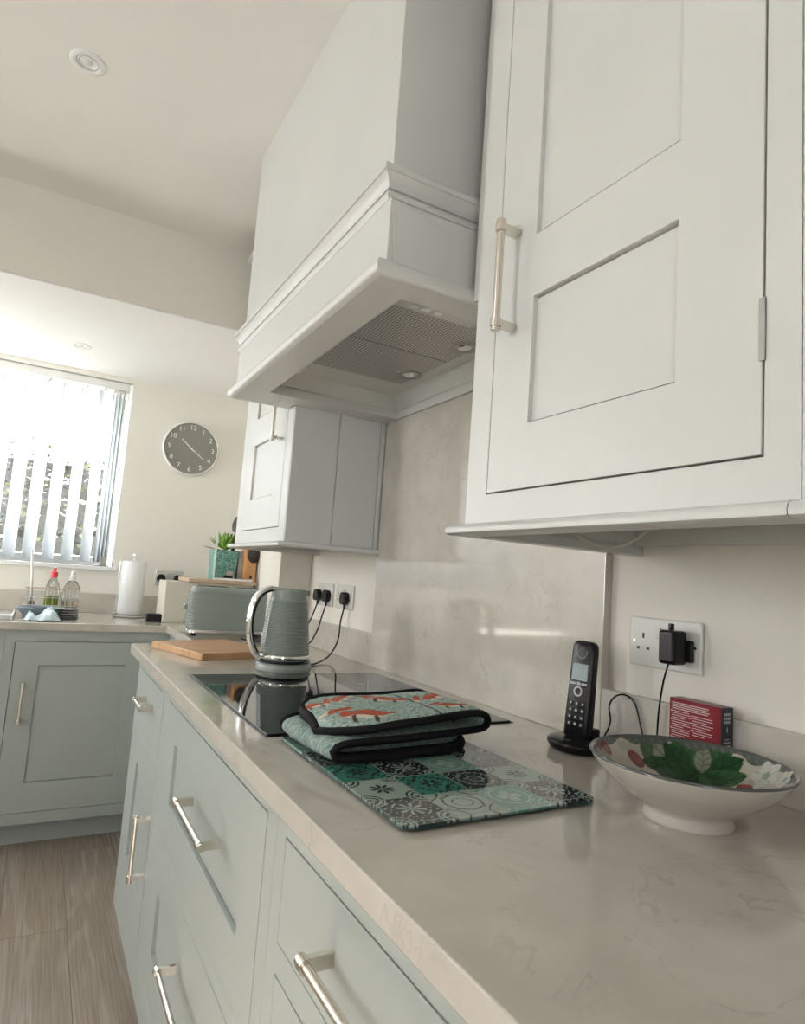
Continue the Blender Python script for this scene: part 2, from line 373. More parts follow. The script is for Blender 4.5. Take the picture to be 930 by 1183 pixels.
def window(name, T, u0, u1, v0, v1, muls, fw=.045):
    e = bpy.data.objects.new(name, None); COL.objects.link(e); e['kind'] = 'structure'; ORG[e.name] = Vector((0, 0, 0))
    us = [u0]; 
    for k in muls: us += [k - fw / 2, k + fw / 2]
    us += [u1]; f = MB()
    U = [u0, u0 + fw]; 
    for k in muls: U += [k - fw / 2, k + fw / 2]
    U += [u1 - fw, u1]
    h = [[0, (None if i % 2 else 0), 0] for i in range(len(U) - 1)]
    f.cells(T, U, [v0, v0 + fw, v1 - fw, v1], h, .05); f.build('window_frame', FRAME, e, bevel=.003)
    for i in range(1, len(U) - 1, 2):
        g = MB(); g.cells(lambda u, v, w: T(u, v, w - .02), [U[i], U[i + 1]], [v0 + fw, v1 - fw], [[0]], .006); g.build('glass_pane', GLASS, e)
    return e
window('window_1', YF(YW + .20), WX0, WX1, WZ0, WZ1, [-1.45])
window('window_2', lambda u, v, w: (XE - .05 + w, u, v), 2.85, 3.62, 1.0, 2.1, [])
window('added_window_3', lambda u, v, w: (XL - .05 + w, u, v), .52, .92, 1.0, 2.05, [])  # unseen side window, put in and sized for the room light
window('added_window_5', lambda u, v, w: (u, YR - .05 + w, v), -2.5, -1.95, .9, 2.0, [])  # unseen rear window, added to light the near-facing sides
window('added_rooflight_4', lambda u, v, w: (u, v, ZE + .08 - w), -3.36, -2.2, 3.28, 3.66, [], .035)  # unseen rooflight, added so sun on the worktop brightens the extension ceiling
window('added_rooflight_6', lambda u, v, w: (u, v, ZM + .07 - w), -3.1, -2.5, .80, 1.30, [])  # unseen rooflight, added so sun on the floor bounces up to the ceiling
struct(MB().box(WX0 - .03, WX1 + .02, YW - .022, YW + .2, WZ0 - .022, WZ0).build('trim_1', FRAME, bevel=.004))

# ------------------------------------------------------------------ worktop, upstands, splashback
m = MB()
m.prism([(-.666, -1.2), (0, -1.2), (0, 2.4695), (-.1355, 2.4695), (-.1355, 2.7305), (0, 2.7305), (0, 3.7), (-2.6, 3.7), (-2.6, 3.057), (-.438, 3.057), (-.438, 2.386), (-.656, 2.386), (-.666, 2.376)], .878, .91)
tag(m.build('worktop', QUARTZ, bevel=.002), 'long pale veined quartz worktop carrying the hob, turning along the window wall', 'worktop')
tag(MB().box(-.02, -.0005, -1.2, .8835, .9102, 1.012).build('upstand', QUARTZ, bevel=.0015), 'low quartz upstand behind the bowl and red carton', 'upstand')
tag(MB().box(-.02, -.0005, 1.8505, 2.469, .9102, 1.012).build('upstand', QUARTZ, bevel=.0015), 'low quartz upstand behind the kettle under the wall sockets', 'upstand')
tag(MB().box(-2.6, -.0005, 3.68, 3.6995, .9102, 1.011).build('upstand', QUARTZ, bevel=.0015), 'low quartz upstand beneath the window and clock wall', 'upstand')
tag(MB().box(-.02, -.0005, .884, 1.850, .9102, 1.6995).build('splashback', QUARTZ, bevel=.0015), 'tall glossy quartz splashback panel between hob and extractor hood', 'splashback')

# ------------------------------------------------------------------ bar handles
def bar_handle(parent, c, axis, L, face, n='x', label='brushed nickel bar handle'):
    """c=(u,v) centre on the face, bar 35 mm in front; n: 'x' faces -x, 'y' faces -y"""
    T = (lambda u, v, w: (face - w, u, v)) if n == 'x' else (lambda u, v, w: (u, face - w, v))
    A = (lambda a, w=.034: T(c[0] + a, c[1], w)) if axis == 'h' else (lambda a, w=.034: T(c[0], c[1] + a, w))
    m = MB(); m.tube([A(-L / 2), A(L / 2)], .0058, 20)
    for s_ in (-1, 1):
        e = s_ * (L / 2 - .008)
        m.tube([A(e - .006), A(e + .006)], .0085, 20); m.tube([A(s_ * (L / 2 - .001)), A(s_ * (L / 2 + .004))], .0072, 20)
    p = m
    for s_ in (-1, 1):
        e = s_ * (L / 2 - .008)
        if axis == 'h': a0, a1, b0, b1 = c[0] + e - .004, c[0] + e + .004, c[1] - .008, c[1] + .008
        else: a0, a1, b0, b1 = c[0] - .008, c[0] + .008, c[1] + e - .004, c[1] + e + .004
        q0, q1 = T(a0, b0, .0), T(a1, b1, .034)
        p.box(min(q0[0], q1[0]), max(q0[0], q1[0]), min(q0[1], q1[1]), max(q0[1], q1[1]), min(q0[2], q1[2]), max(q0[2], q1[2]))
    h = m.build('handle', NICKEL, parent, smooth=True, auto=35, merge=False); h['label'] = label
    return h
def shaker(parent, name, T, u0, u1, v0, v1, rects, mt, depth=.0085, t=.019):
    # a fine quirk runs along the bottom and top of every sunk panel
    qk = [(a, b, c, c + (.0042 if c < 1.5 else .0078)) for a, b, c, d in rects] + [(a, b, d - .003, d) for a, b, c, d in rects]; rects0 = rects; rects = rects + qk
    us = sorted({u0, u1} | {round(q, 5) for r in rects for q in r[:2]}); vs = sorted({v0, v1} | {round(q, 5) for r in rects for q in r[2:]})
    h = [[0] * (len(vs) - 1) for _ in range(len(us) - 1)]
    for i in range(len(us) - 1):
        for j in range(len(vs) - 1):
            for r in rects:
                if us[i] >= r[0] - 1e-6 and us[i + 1] <= r[1] + 1e-6 and vs[j] >= r[2] - 1e-6 and vs[j + 1] <= r[3] + 1e-6: h[i][j] = -depth - (.0055 if r in qk else 0)
    m = MB(); m.cells(T, us, vs, h, t); return m.build(name, mt, parent, bevel=.0009)
def face_frame(parent, T, u0, u1, v0, v1, holes, mt, t=.022, name='face_frame'):
    us = sorted({u0, u1} | {q for r in holes for q in r[:2]}); vs = sorted({v0, v1} | {q for r in holes for q in r[2:]})
    h = [[0] * (len(vs) - 1) for _ in range(len(us) - 1)]
    for i in range(len(us) - 1):
        for j in range(len(vs) - 1):
            for r in holes:
                if us[i] >= r[0] - 1e-6 and us[i + 1] <= r[1] + 1e-6 and vs[j] >= r[2] - 1e-6 and vs[j + 1] <= r[3] + 1e-6: h[i][j] = None
    m = MB(); m.cells(T, us, vs, h, t); return m.build(name, mt, parent, bevel=.0009)
G = .0022
FX = -.640
def carcass(parent, x0, x1, y0, y1, z0, z1, mt, openx=True):
    m = MB(); t = .018
    if openx: m.box(x0, x1, y0, y0 + t, z0, z1).box(x0, x1, y1 - t, y1, z0, z1).box(x1 - t, x1, y0 + t, y1 - t, z0, z1)
    else: m.box(x0, x0 + t, y0, y1, z0, z1).box(x1 - t, x1, y0, y1, z0, z1).box(x0 + t, x1 - t, y1 - t, y1, z0, z1)
    m.box(x0 + (0 if openx else t), x1 - t, y0 + (t if openx else 0), y1 - t, z0, z0 + t)
    m.build('carcass', mt, parent, bevel=.0008)
    q = MB()
    if openx: q.box(x0 + .004, x1 - t - .001, y0 + t + .001, y1 - t - .001, z0 + t + .001, z1 - .002)
    else: q.box(x0 + t + .001, x1 - t - .001, y0 + .004, y1 - t - .001, z0 + t + .001, z1 - .002)
    q.build('gap_shade_box', DARKGAP, parent)  # dark block added behind the fronts so the gaps read as shaded
# plinth + units of the near run
def base_unit(label, y0, y1, holes, x0=FX):
    c = thing('base_cabinet', label, 'cabinet', ((x0 - .02) / 2, (y0 + y1) / 2, 0))
    face_frame(c, XF(x0), y0, y1, .10, .8775, holes, SAGE)
    carcass(c, x0 + .0222, -.03, y0, y1, .10, .8765, SAGE)
    MB().box(x0 + .05, x0 + .068, y0, y1, 0.0, .0995).build('plinth', SAGE, c)
    return c
# unit A: small drawer over a door
a = base_unit('sage base cabinet with small drawer above a door, beyond the hob', 1.775, 2.315, [(1.815, 2.268, .675, .845), (1.815, 2.268, .19, .640)])
d = shaker(a, 'drawer', XF(FX - .0005), 1.815 + G, 2.268 - G, .675 + G, .845 - G, [], SAGE); bar_handle(d, (2.035, .775), 'h', .15, FX)
d = shaker(a, 'door', XF(FX - .0005), 1.815 + G, 2.268 - G, .19 + G, .640 - G, [(1.90, 2.165, .30, .575)], SAGE); bar_handle(d, (1.835, .448), 'v', .16, FX)
# unit B: three deep drawers
b = base_unit('sage three drawer base cabinet directly under the hob', .88, 1.7745, [(.921, 1.735, .53, .843), (.921, 1.735, .195, .50)])
d = shaker(b, 'drawer', XF(FX - .0005), .921 + G, 1.735 - G, .53 + G, .843 - G, [(1.02, 1.618, .626, .762)], SAGE); bar_handle(d, (1.265, .712), 'h', .235, FX)
d = shaker(b, 'drawer', XF(FX - .0005), .921 + G, 1.735 - G, .195 + G, .50 - G, [(1.02, 1.638, .285, .42)], SAGE); bar_handle(d, (1.275, .387), 'h', .235, FX)
# unit C: nearest
c_ = base_unit('sage base cabinet with drawer over door, under the glass chopping board', .235, .8795, [(.275, .842, .705, .838), (.275, .842, .19, .668)])
d = shaker(c_, 'drawer', XF(FX - .0005), .275 + G, .842 - G, .705 + G, .838 - G, [], SAGE); bar_handle(d, (.56, .775), 'h', .235, FX)
d = shaker(c_, 'door', XF(FX - .0005), .275 + G, .842 - G, .19 + G, .668 - G, [(.36, .757, .29, .57)], SAGE)
# receding unit behind the far end of the run
r_ = thing('base_cabinet', 'sage corner base cabinet set back below the toaster', 'cabinet', (-.22, 2.7, 0))
MB().box(-.418, -.14, 2.3155, 3.70, .10, .8775).build('carcass', SAGE, r_, bevel=.001); MB().box(-.36, -.34, 2.3155, 3.10, 0, .0995).build('plinth', SAGE, r_)
# far run, facing the camera
FY = 3.078
def far_unit(label, x0, x1, hole, rect, hc):
    c = thing('base_cabinet', label, 'cabinet', ((x0 + x1) / 2, 3.4, 0))
    face_frame(c, YF(FY), x0, x1, .10, .8775, [hole], SAGE_F)
    carcass(c, x0, x1, FY + .0222, 3.69, .10, .8765, SAGE_F, False)
    MB().box(x0, x1, FY + .075, FY + .093, 0, .0995).build('plinth', SAGE_F, c)
    d = shaker(c, 'door', YF(FY - .0005), hole[0] + G, hole[1] - G, hole[2] + G, hole[3] - G, [rect], SAGE_F)
    bar_handle(d, hc, 'v', .16, FY, 'y'); return c
far_unit('grey green base cabinet with single panelled door at the far corner', -1.055, -.4185, (-1.020, -.505, .145, .832), (-.926, -.592, .263, .733), (-.973, .587))
far_unit('grey green base cabinet cut off by the photo edge beside the far corner one', -1.70, -1.0555, (-1.66, -1.095, .145, .832), (-1.565, -1.19, .263, .733), (-1.61, .587))

far_unit('grey green base cabinet at the left end of the window run', -2.58, -1.7005, (-2.54, -1.74, .145, .832), (-2.44, -1.84, .263, .733), (-1.79, .587))

# ------------------------------------------------------------------ wall cabinets
WF = -.389
BN = [(-.0, .0), (.016, .0), (.0215, .003), (.0225, .008), (.0205, .013), (.015, .0165), (.0, .0165)]   # small round moulding
def wall_cab(label, x0, y0, y1, holes, zb=1.264, zt=2.36, cor=True, near_ret=True, far_ret=True):
    c = thing('wall_cabinet', label, 'wall cabinet', (x0 / 2, (y0 + y1) / 2, zb))
    face_frame(c, XF(x0), y0, y1, zb + .0168, zt, holes, WHITE)
    t = .018; m = MB()
    m.box(x0 + .0222, -.0, y0, y0 + t, zb + .0168, zt).box(x0 + .0222, -.0, y1 - t, y1, zb + .0168, zt)
    m.box(x0 + .0222, -.001, y0 + t, y1 - t, zb + .045, zb + .063).box(x0 + .0222, -.001, y0 + t, y1 - t, zt - t, zt)
    m.box(-.02, -.001, y0 + t, y1 - t, zb + .0168, zb + .045)
    m.build('carcass', WHITE, c, bevel=.0008)
    q = MB().box(x0 + .026, -.03, y0 + t + .001, y1 - t - .001, zb + .064, zt - t - .001); q.build('gap_shade_box', DARKGAP, c)
    path = [(x0 + .0, y0), (x0 + .0, y1)]
    # left of the travel direction is outwards -> travel +y has left = -x
    P = ([(-.001, y0 + .0)] if near_ret else []) + path + ([(-.001, y1)] if far_ret else [])
    pr = [(o_ - .02 if o_ == 0 else o_, z + zb) for o_, z in BN]
    MB().sweep(P, pr).build('light_rail', WHITE, c, smooth=True, auto=50)
    if cor:
        cp = [(-.02, 0), (.006, 0), (.008, .012), (.014, .03), (.03, .05), (.045, .062), (.048, .07), (.048, .08), (-.02, .08)]
        MB().sweep(P, [(o_, z + zt - .02) for o_, z in cp]).build('cornice', WHITE, c, smooth=True, auto=30)
    return c
rc = wall_cab('large white wall cabinet with panelled door right of the hood', WF, .3175, .833, [(.3515, .7815, 1.326, 2.26)], near_ret=False)
d = shaker(rc, 'door', XF(WF - .0005), .3515 + G, .7815 - G, 1.326 + G, 2.26 - G, [(.451, .693, 1.4215, 1.610), (.451, .693, 1.705, 2.17)], WHITE, .008)
bar_handle(d, (.735, 1.648), 'v', .165, WF)
hn = MB().box(WF - .0022, WF + .01, .3500, .3560, 1.419, 1.482).build('hinge', mat('hinge_steel', (.33, .33, .31), .45, 1), d, bevel=.0004); hn['label'] = 'slim steel hinge plate'
wall_cab('white wall cabinet at the photo edge, nearest the camera', WF, -.30, .3165, [(-.26, .2775, 1.326, 2.26)], far_ret=False)
d = shaker(bpy.data.objects['wall_cabinet.001'], 'door', XF(WF - .0005), -.26 + G, .2775 - G, 1.326 + G, 2.26 - G, [(-.16, .18, 1.4215, 1.61), (-.16, .18, 1.705, 2.17)], WHITE, .008)
lc = wall_cab('white wall cabinet with panelled door beyond the extractor hood', -.338, 1.8605, 2.415, [(1.918, 2.366, 1.326, 2.26)])
d = shaker(lc, 'door', XF(-.3385), 1.918 + G, 2.366 - G, 1.326 + G, 2.26 - G, [(2.016, 2.264, 1.435, 1.634), (2.016, 2.264, 1.733, 2.17)], WHITE, .008)
bar_handle(d, (1.955, 1.685), 'v', .165, -.338)
# grooved end panel on its near side
m = MB(); xs = [-.3365, -.187, -.183, -.040, -.036, -.0215]
m.cells(YF(1.8600), xs, [1.2815, 2.36], [[0], [-.004], [0], [-.004], [0]], .0)
for k in (-.187, -.040): m.tube([(k - .002, 1.8545, 1.283), (k - .002, 1.8545, 1.70)], .0018, 8)
# give the panel thickness towards the camera
m = MB(); m.cells(lambda u, v, w: (u, 1.8545 - w, v), xs, [1.2815, 1.83], [[0], [-.0045], [0], [-.0045], [0]], .0058); m.build('end_panel', WHITE, lc, bevel=.0012)

# filler between the right cabinet and the hood
tag(MB().box(-.335, -.0005, .8345, .9255, 1.70, 2.335).box(-.335, -.0005, .8345, .8825, 1.29, 1.6998).build('filler_panel', WHITE, bevel=.001), 'narrow white filler panel between hood and right wall cabinet', 'panel')

# ------------------------------------------------------------------ extractor hood
hd = thing('extractor_hood', 'white painted mantel extractor hood above the hob', 'extractor hood', (-.25, 1.43, 1.70))
Hn, Hf = .940, 1.913
def hood_shell(xf, yn, yf, z0, z1, name):
    # U-shaped boards; the far side steps round the left cabinet's front
    m = MB(); m.prism([(xf, yn), (-.001, yn), (-.001, 1.8535), (-.365, 1.8535), (-.365, yf), (xf, yf)], z0, z1)
    return m
# body between ledge and cornice: four boards
m = MB(); t = .018
m.box(-.51, -.51 + t, Hn, Hf, 1.7285, 1.8455).box(-.51 + t, -.001, Hn, Hn + t, 1.7285, 1.8455)
m.box(-.51 + t, -.345, Hf - t, Hf, 1.7285, 1.8455).box(-.345, -.001, 1.8345, 1.8535, 1.7285, 1.8455).box(-.345 - .018, -.345, 1.8345, Hf - t, 1.7285, 1.8455)
m.build('canopy', WHITE, hd, bevel=.0015)
m = MB(); m.prism([(-.50, .962), (-.001, .962), (-.001, 1.8535), (-.365, 1.8535), (-.365, 1.914), (-.50, 1.914)], 1.86, ZM); m.build('chimney', WHITE, hd, bevel=.0015)
cor = [(-.03, 1.843), (.004, 1.843), (.0055, 1.847), (.0055, 1.853), (.009, 1.857), (.013, 1.858), (.013, 1.862), (.015, 1.868), (.019, 1.875), (.0225, 1.879), (.0225, 1.893), (.020, 1.895), (-.03, 1.895)]
cor = [(-.03, 1.8455), (.0050, 1.8455), (.0085, 1.8490), (.0095, 1.8550), (.0085, 1.8600), (.0045, 1.8635), (.0015, 1.8640), (.0015, 1.8675), (.0060, 1.8680), (.0085, 1.8760), (.0130, 1.8840), (.0190, 1.8885), (.0190, 1.8905), (.0225, 1.8910), (.0225, 1.9010), (.0205, 1.9030), (-.03, 1.903)]
PH = [(-.001, .955), (-.505, .955), (-.505, 1.916), (-.345, 1.916)]
def rev_sweep(m, P, prof): return m.sweep(P, prof)
# travel wall -> front along the near side is -x, left of it is -y (outwards); then +y, left is -x; then +x, left is +y
MB().sweep(PH, cor).build('cornice', WHITE, hd, smooth=True, auto=38)
# ledge with rounded nose; bottom frame around the opening
led = [(-.03, 1.7005), (.008, 1.7005), (.0155, 1.7025), (.020, 1.708), (.0215, 1.715), (.020, 1.722), (.0155, 1.7275), (.008, 1.7295), (-.03, 1.7295)]
PL = [(-.001, .948), (-.5115, .948), (-.5115, 1.906), (-.345, 1.906)]
MB().sweep(PL, led).build('ledge', WHITE, hd, smooth=True, auto=50)
m = MB()
OX0, OX1, OY0, OY1 = -.447, -.026, 1.0, 1.775
m.prism([(-.52, .94), (OX0, .94), (OX0, 1.915), (-.52, 1.915)], 1.7, 1.728)
m.prism([(OX0, .94), (-.0005, .94), (-.0005, OY0), (OX0, OY0)], 1.7, 1.728)
m.prism([(OX0, OY1), (-.0005, OY1), (-.0005, 1.8525), (OX0, 1.8525)], 1.7, 1.728)
m.prism([(OX0, 1.8525), (-.345, 1.8525), (-.345, 1.915), (OX0, 1.915)], 1.7, 1.728)
m.box(OX1, -.0005, OY0, OY1, 1.70, 1.728)
m.build('underside_frame', WHITE, hd, bevel=.0012)
# recess lining
m = MB(); zt_ = 1.765
m.box(OX0, OX0 + .008, OY0, OY1, 1.7285, zt_).box(OX0, OX1, OY0, OY0 + .008, 1.7285, zt_)
m.quad((OX0 + .008, OY1, 1.7285), (OX1, OY1, 1.7285), (OX1 - .0, OY1 - .03, zt_), (OX0 + .008, OY1 - .03, zt_))
m.quad((OX1, OY0, 1.7285), (OX1 - .03, OY0, zt_), (OX1 - .03, OY1 - .03, zt_), (OX1, OY1, 1.7285))
m.quad((OX0, OY0, zt_), (OX1, OY0, zt_), (OX1, OY1, zt_), (OX0, OY1, zt_))
m.build('recess_lining', WHITE, hd)
FX0, FX1, FY0, FY1 = -.438, -.105, 1.012, 1.60
m = MB().box(FX0, FX1, FY0, FY1, 1.7545, 1.7648); m.build('extractor_unit', STEEL, hd, bevel=.001)
for y0, y1 in ((1.075, 1.345), (1.349, 1.592)):
    f = MB().box(FX0 + .006, FX1 - .012, y0, y1, 1.7515, 1.7543).build('grease_filter', FILTER, hd, bevel=.0008); f['label'] = 'perforated grey metal grease filter'
m = MB().box(FX0 + .02, FX1 - .10, 1.082, 1.122, 1.7475, 1.7513).build('control_strip', STEEL, hd, bevel=.001)
for k in range(3): MB().box(-.37 + k * .03, -.352 + k * .03, 1.094, 1.110, 1.7460, 1.7474).build('button', CHROME, m, bevel=.0004)
for y in (1.235, 1.50):
    r = MB().lathe([(.018, 1.7505), (.026, 1.7475), (.034, 1.7485), (.037, 1.7508), (.037, 1.7513)], (-.143, y, 0), 40).build('spotlight', mat('spot_steel', (.36, .35, .33), .3, 1), hd, smooth=True)
    MB().lathe([(0.0001, 1.7462), (.008, 1.7465), (.014, 1.7478), (.018, 1.7503)], (-.143, y, 0), 32).build('lamp_lens', CHROME, r, smooth=True)

# ------------------------------------------------------------------ downlights
def downlight(x, y, z, label):
    r = thing('ceiling_downlight', label, 'downlight', (x, y, z), group=None)
    MB().lathe([(.026, .003), (.0265, -.001), (.030, -.0035), (.041, -.0035), (.0445, -.001), (.045, .0002)], seg=48).build('trim_ring', WHITEM, r, smooth=True, local=True)
    b = MB().lathe([(.0001, -.0035), (.006, -.003), (.010, -.001), (.012, .0005)], seg=32).build('bulb', LAMPG, r, smooth=True, local=True)
    MB().lathe([(.0001, .0012), (.015, .0010), (.0225, -.0005), (.026, -.0015), (.0262, .0012)], seg=32).build('reflector', STEEL, r, smooth=True, local=True)
downlight(-1.007, 1.81, ZM, 'round white recessed downlight in the main ceiling')
downlight(-.917, 3.29, ZE, 'small round downlight in the brighter ceiling above the window')

# ------------------------------------------------------------------ hob
h = thing('induction_hob', 'black glass induction hob set into the worktop', 'hob', (-.34, 1.382, .91))
m = MB().box(-.602, -.079, 1.071, 1.694, .9102, .9142); m.build('glass_top', HOB, h, bevel=.0012)
m = MB().box(-.6065, -.0745, 1.0665, 1.6985, .9101, .9116); m.build('steel_edge', BLACK, h)
for cx, cy, rr in ((-.47, 1.24, .09), (-.47, 1.52, .075), (-.21, 1.24, .075), (-.21, 1.52, .095)):
    m = MB().box(cx - .011, cx + .011, cy - .0006, cy + .0006, .9142, .9143).box(cx - .0006, cx + .0006, cy - .011, cy + .011, .9142, .9143); m.build('zone_marking', MARK, h)

# ------------------------------------------------------------------ kettle
k = thing('kettle', 'sage ribbed electric kettle with chrome handle at the hob corner', 'kettle', (-.328, 1.788, .91))
prof = [(.0001, .030), (.068, .030), (.0705, .033)]
def kr(z): return .0705 - (.0705 - .049) * ((z - .033) / .195) ** 1.25
for i in range(0, 25):
    z0 = .047 + i * .0060; r0 = kr(z0)
    prof += [(r0 - .0004, z0), (r0 + .0020, z0 + .0018), (r0 + .0020, z0 + .0036), (r0 - .0010, z0 + .0054)]
prof += [(kr(.205), .205), (kr(.222), .222), (.0485, .2265), (.046, .229), (.0001, .2315)]
MB().lathe(prof, seg=64).build('body', EGG, k, smooth=True, local=True)
bd = MB().lathe([(.0706, .034), (.0716, .0345), (.0711, .0455), (.0702, .046)], seg=64).build('chrome_band', CHROME, k, smooth=True, local=True)
MB().lathe([(.0001, 0), (.078, 0), (.080, .003), (.080, .016), (.077, .0215), (.070, .024), (.0001, .024)], seg=64).build('power_base', EGG, k, smooth=True, local=True)
MB().lathe([(.066, .0242), (.0745, .0242), (.0745, .0296), (.066, .0296)], seg=64).build('base_ring', BLACK, k, smooth=True, local=True)
th = PI * 1.03; dx, dy = math.cos(th), math.sin(th)
path = [(.038, .226), (.062, .229), (.086, .219), (.104, .196), (.114, .160), (.115, .122), (.108, .085), (.094, .052), (.076, .034)]
MB().tube([(dx * r, dy * r, z) for r, z in [tuple(p)[:2] for p in smooth_path([(r, z, 0) for r, z in path], 6)]], .0105, 20, flat=(1.45, .70)).build('handle', CHROME, k, smooth=True, local=True)
MB().tube([(dx * r, dy * r, z) for r, z in [tuple(p)[:2] for p in smooth_path([(r - .008, z - .003, 0) for r, z in path[1:-1]], 6)]], .0100, 14, flat=(1.25, .5)).build('handle_inlay', BLACKM, k, smooth=True, local=True)
# water window facing the handle
m = MB()
for i in range(13):
    z0, z1 = .075 + i * .0095, .075 + (i + 1) * .0095
    r0, r1 = kr(z0) + .003, kr(z1) + .003
    for th0, th1 in ((th - .22, th + .22),):
        m.quad((r0 * math.cos(th0), r0 * math.sin(th0), z0), (r0 * math.cos(th1), r0 * math.sin(th1), z0), (r1 * math.cos(th1), r1 * math.sin(th1), z1), (r1 * math.cos(th0), r1 * math.sin(th0), z1))
w_ = m.build('water_gauge', mat('gauge_grey', (.42, .48, .46), .15), k, local=True)
m = MB(); m.lathe([(.046, .0), (.054, .004), (.0545, .008)], (0, 0, .2215), 40, sx=1); 
MB().prism([(.030, -.012), (.062, -.005), (.062, .005), (.030, .012)], .214, .2275).build('spout', EGG, k, local=True, bevel=.002)

# ------------------------------------------------------------------ printed glass chopping board
def tile_print(u, v, seed=3):
    """u,v in metres over the board; returns rgb"""
    s_ = .0745; uu = (u - .001) / s_; vv = (v - .010) / s_
    iu, iv = np.floor(uu).astype(int), np.floor(vv).astype(int); a = (uu - iu - .5) * 2; b = (vv - iv - .5) * 2
    tab = np.array([[0, 5, 2, 0], [1, 3, 4, 1], [3, 0, 2, 4], [4, 1, 3, 0], [2, 4, 0, 1], [0, 2, 1, 3]]); hsh = tab[np.clip(iv, 0, 5), np.clip(iu, 0, 3)]
    lightc = np.array([.27, .34, .29]); dark = np.array([.022, .026, .028]); teal = np.array([.045, .17, .13]); mid = np.array([.15, .28, .235]); grey = np.array([.040, .046, .048])
    base = np.zeros(u.shape + (3,)); ink = np.zeros(u.shape + (3,))
    for hh, bc, ic in ((0, dark, lightc), (1, lightc, dark), (2, mid, lightc * 1.2), (3, teal, dark * 1.0), (4, grey, lightc * .8), (5, lightc, dark)):
        k_ = hsh == hh; base[k_] = bc; ink[k_] = ic
    r = np.hypot(a, b); th_ = np.arctan2(b, a); pat = np.zeros(u.shape, bool)
    pet = (r < .50 * np.abs(np.cos(2 * th_)) ** .6 + .02) & (r > .07) & (np.abs(((th_ / (PI / 4)) + .5) % 1 - .5) > .06)
    pet2 = (r < .42 * np.abs(np.cos(4 * th_)) + .04) & (r > .09)
    ring = np.abs(r - .72) < .035
    cr = np.minimum(np.hypot(np.abs(a) - 1, np.abs(b) - 1), 9); corner = (np.abs(cr - .52) < .035) | (np.abs(cr - .34) < .04) | (cr < .14)
    diam = np.abs(np.abs(a) + np.abs(b) - .98) < .045
    scroll = np.abs(np.sin(9 * a + 3.0 * np.sin(5 * b)) * np.sin(9 * b + 3.0 * np.sin(5 * a))) > .80
    pat |= np.where(hsh == 0, (np.abs(np.sin(4 * th_)) > .55 * (1 + r)) & (r < .5) | corner | (scroll & (r > .55)), False)
    pat |= np.where(hsh == 1, pet2 | corner, False)
    pat |= np.where(hsh == 2, pet | ring | (scroll & (r > .8)), False)
    pat |= np.where(hsh == 3, pet2 | diam | scroll & (r > .5), False)
    pat |= np.where(hsh == 4, (scroll | ring | (np.abs(r - .3) < .05)), False)
    pat |= np.where(hsh == 5, (np.abs(np.maximum(np.abs(a), np.abs(b)) - .62 - .08 * np.cos(4 * th_)) < .035) | (np.abs(np.abs(a * b) - .42) < .03) | (np.abs(r - .36) < .02), False)
    grout = (np.abs(a) > .975) | (np.abs(b) > .975)
    c = np.where(pat[..., None], ink, base); c = np.where(grout[..., None], lightc * .8, c)
    return c
def glass_board():
    nx, ny = 230, 300; w, l, tk, cr = .300, .408, .0042, .014
    org = Vector((-.4375, .8365, .9142)); rot = .010
    us = np.linspace(-w / 2, w / 2, nx); vs = np.linspace(-l / 2, l / 2, ny)
    U, V = np.meshgrid(us, vs)
    # round the corners by pulling grid
    X, Y = U.copy(), V.copy()
    ax, ay = np.abs(U) - (w / 2 - cr), np.abs(V) - (l / 2 - cr)
    k_ = (ax > 0) & (ay > 0); mx = np.maximum(ax, ay); hy = np.hypot(ax, ay); sc = np.where(k_, mx / np.maximum(hy, 1e-9), 1)
    X = np.where(k_, np.sign(U) * ((w / 2 - cr) + ax * sc), U); Y = np.where(k_, np.sign(V) * ((l / 2 - cr) + ay * sc), V)
    C = tile_print(U + w / 2, V + l / 2)
    m = MB(); m.v = [(float(x), float(y), tk) for x, y in zip(X.ravel(), Y.ravel())]
    col = [(*c, 1) for c in C.reshape(-1, 3)]
    for j in range(ny - 1):
        for i in range(nx - 1): a_ = j * nx + i; m.f.append((a_, a_ + 1, a_ + 1 + nx, a_ + nx)); m.m.append(0)
    loop = [j for j in range(nx)] + [j * nx + nx - 1 for j in range(1, ny)] + [(ny - 1) * nx + i for i in range(nx - 2, -1, -1)] + [j * nx for j in range(ny - 2, 0, -1)]
    n = len(m.v); m.v += [(m.v[i][0], m.v[i][1], 0) for i in loop]; L = len(loop); col += [(.015, .05, .042, 1)] * L
    for i in range(L): m.f.append((loop[i], loop[(i + 1) % L], n + (i + 1) % L, n + i)); m.m.append(0)
    m.f.append(tuple(n + i for i in range(L))); m.m.append(0); m.col = col
    e = thing('glass_chopping_board', 'patterned glass chopping board printed with teal and charcoal tiles', 'chopping board', (org.x, org.y, .9102), rot)
    m.v = [(x, y, z + .0036) for x, y, z in m.v]
    m.build('board', PRINTGLASS, e, smooth=True, auto=30, local=True, merge=False)
    for sx in (-1, 1):
        for sy in (-1, 1): MB().lathe([(.0001, 0), (.006, 0), (.006, .0034), (.0001, .0034)], (sx * (w / 2 - .02), sy * (l / 2 - .02), 0), 20).build('rubber_foot', BLACK, e, local=True)
glass_board()

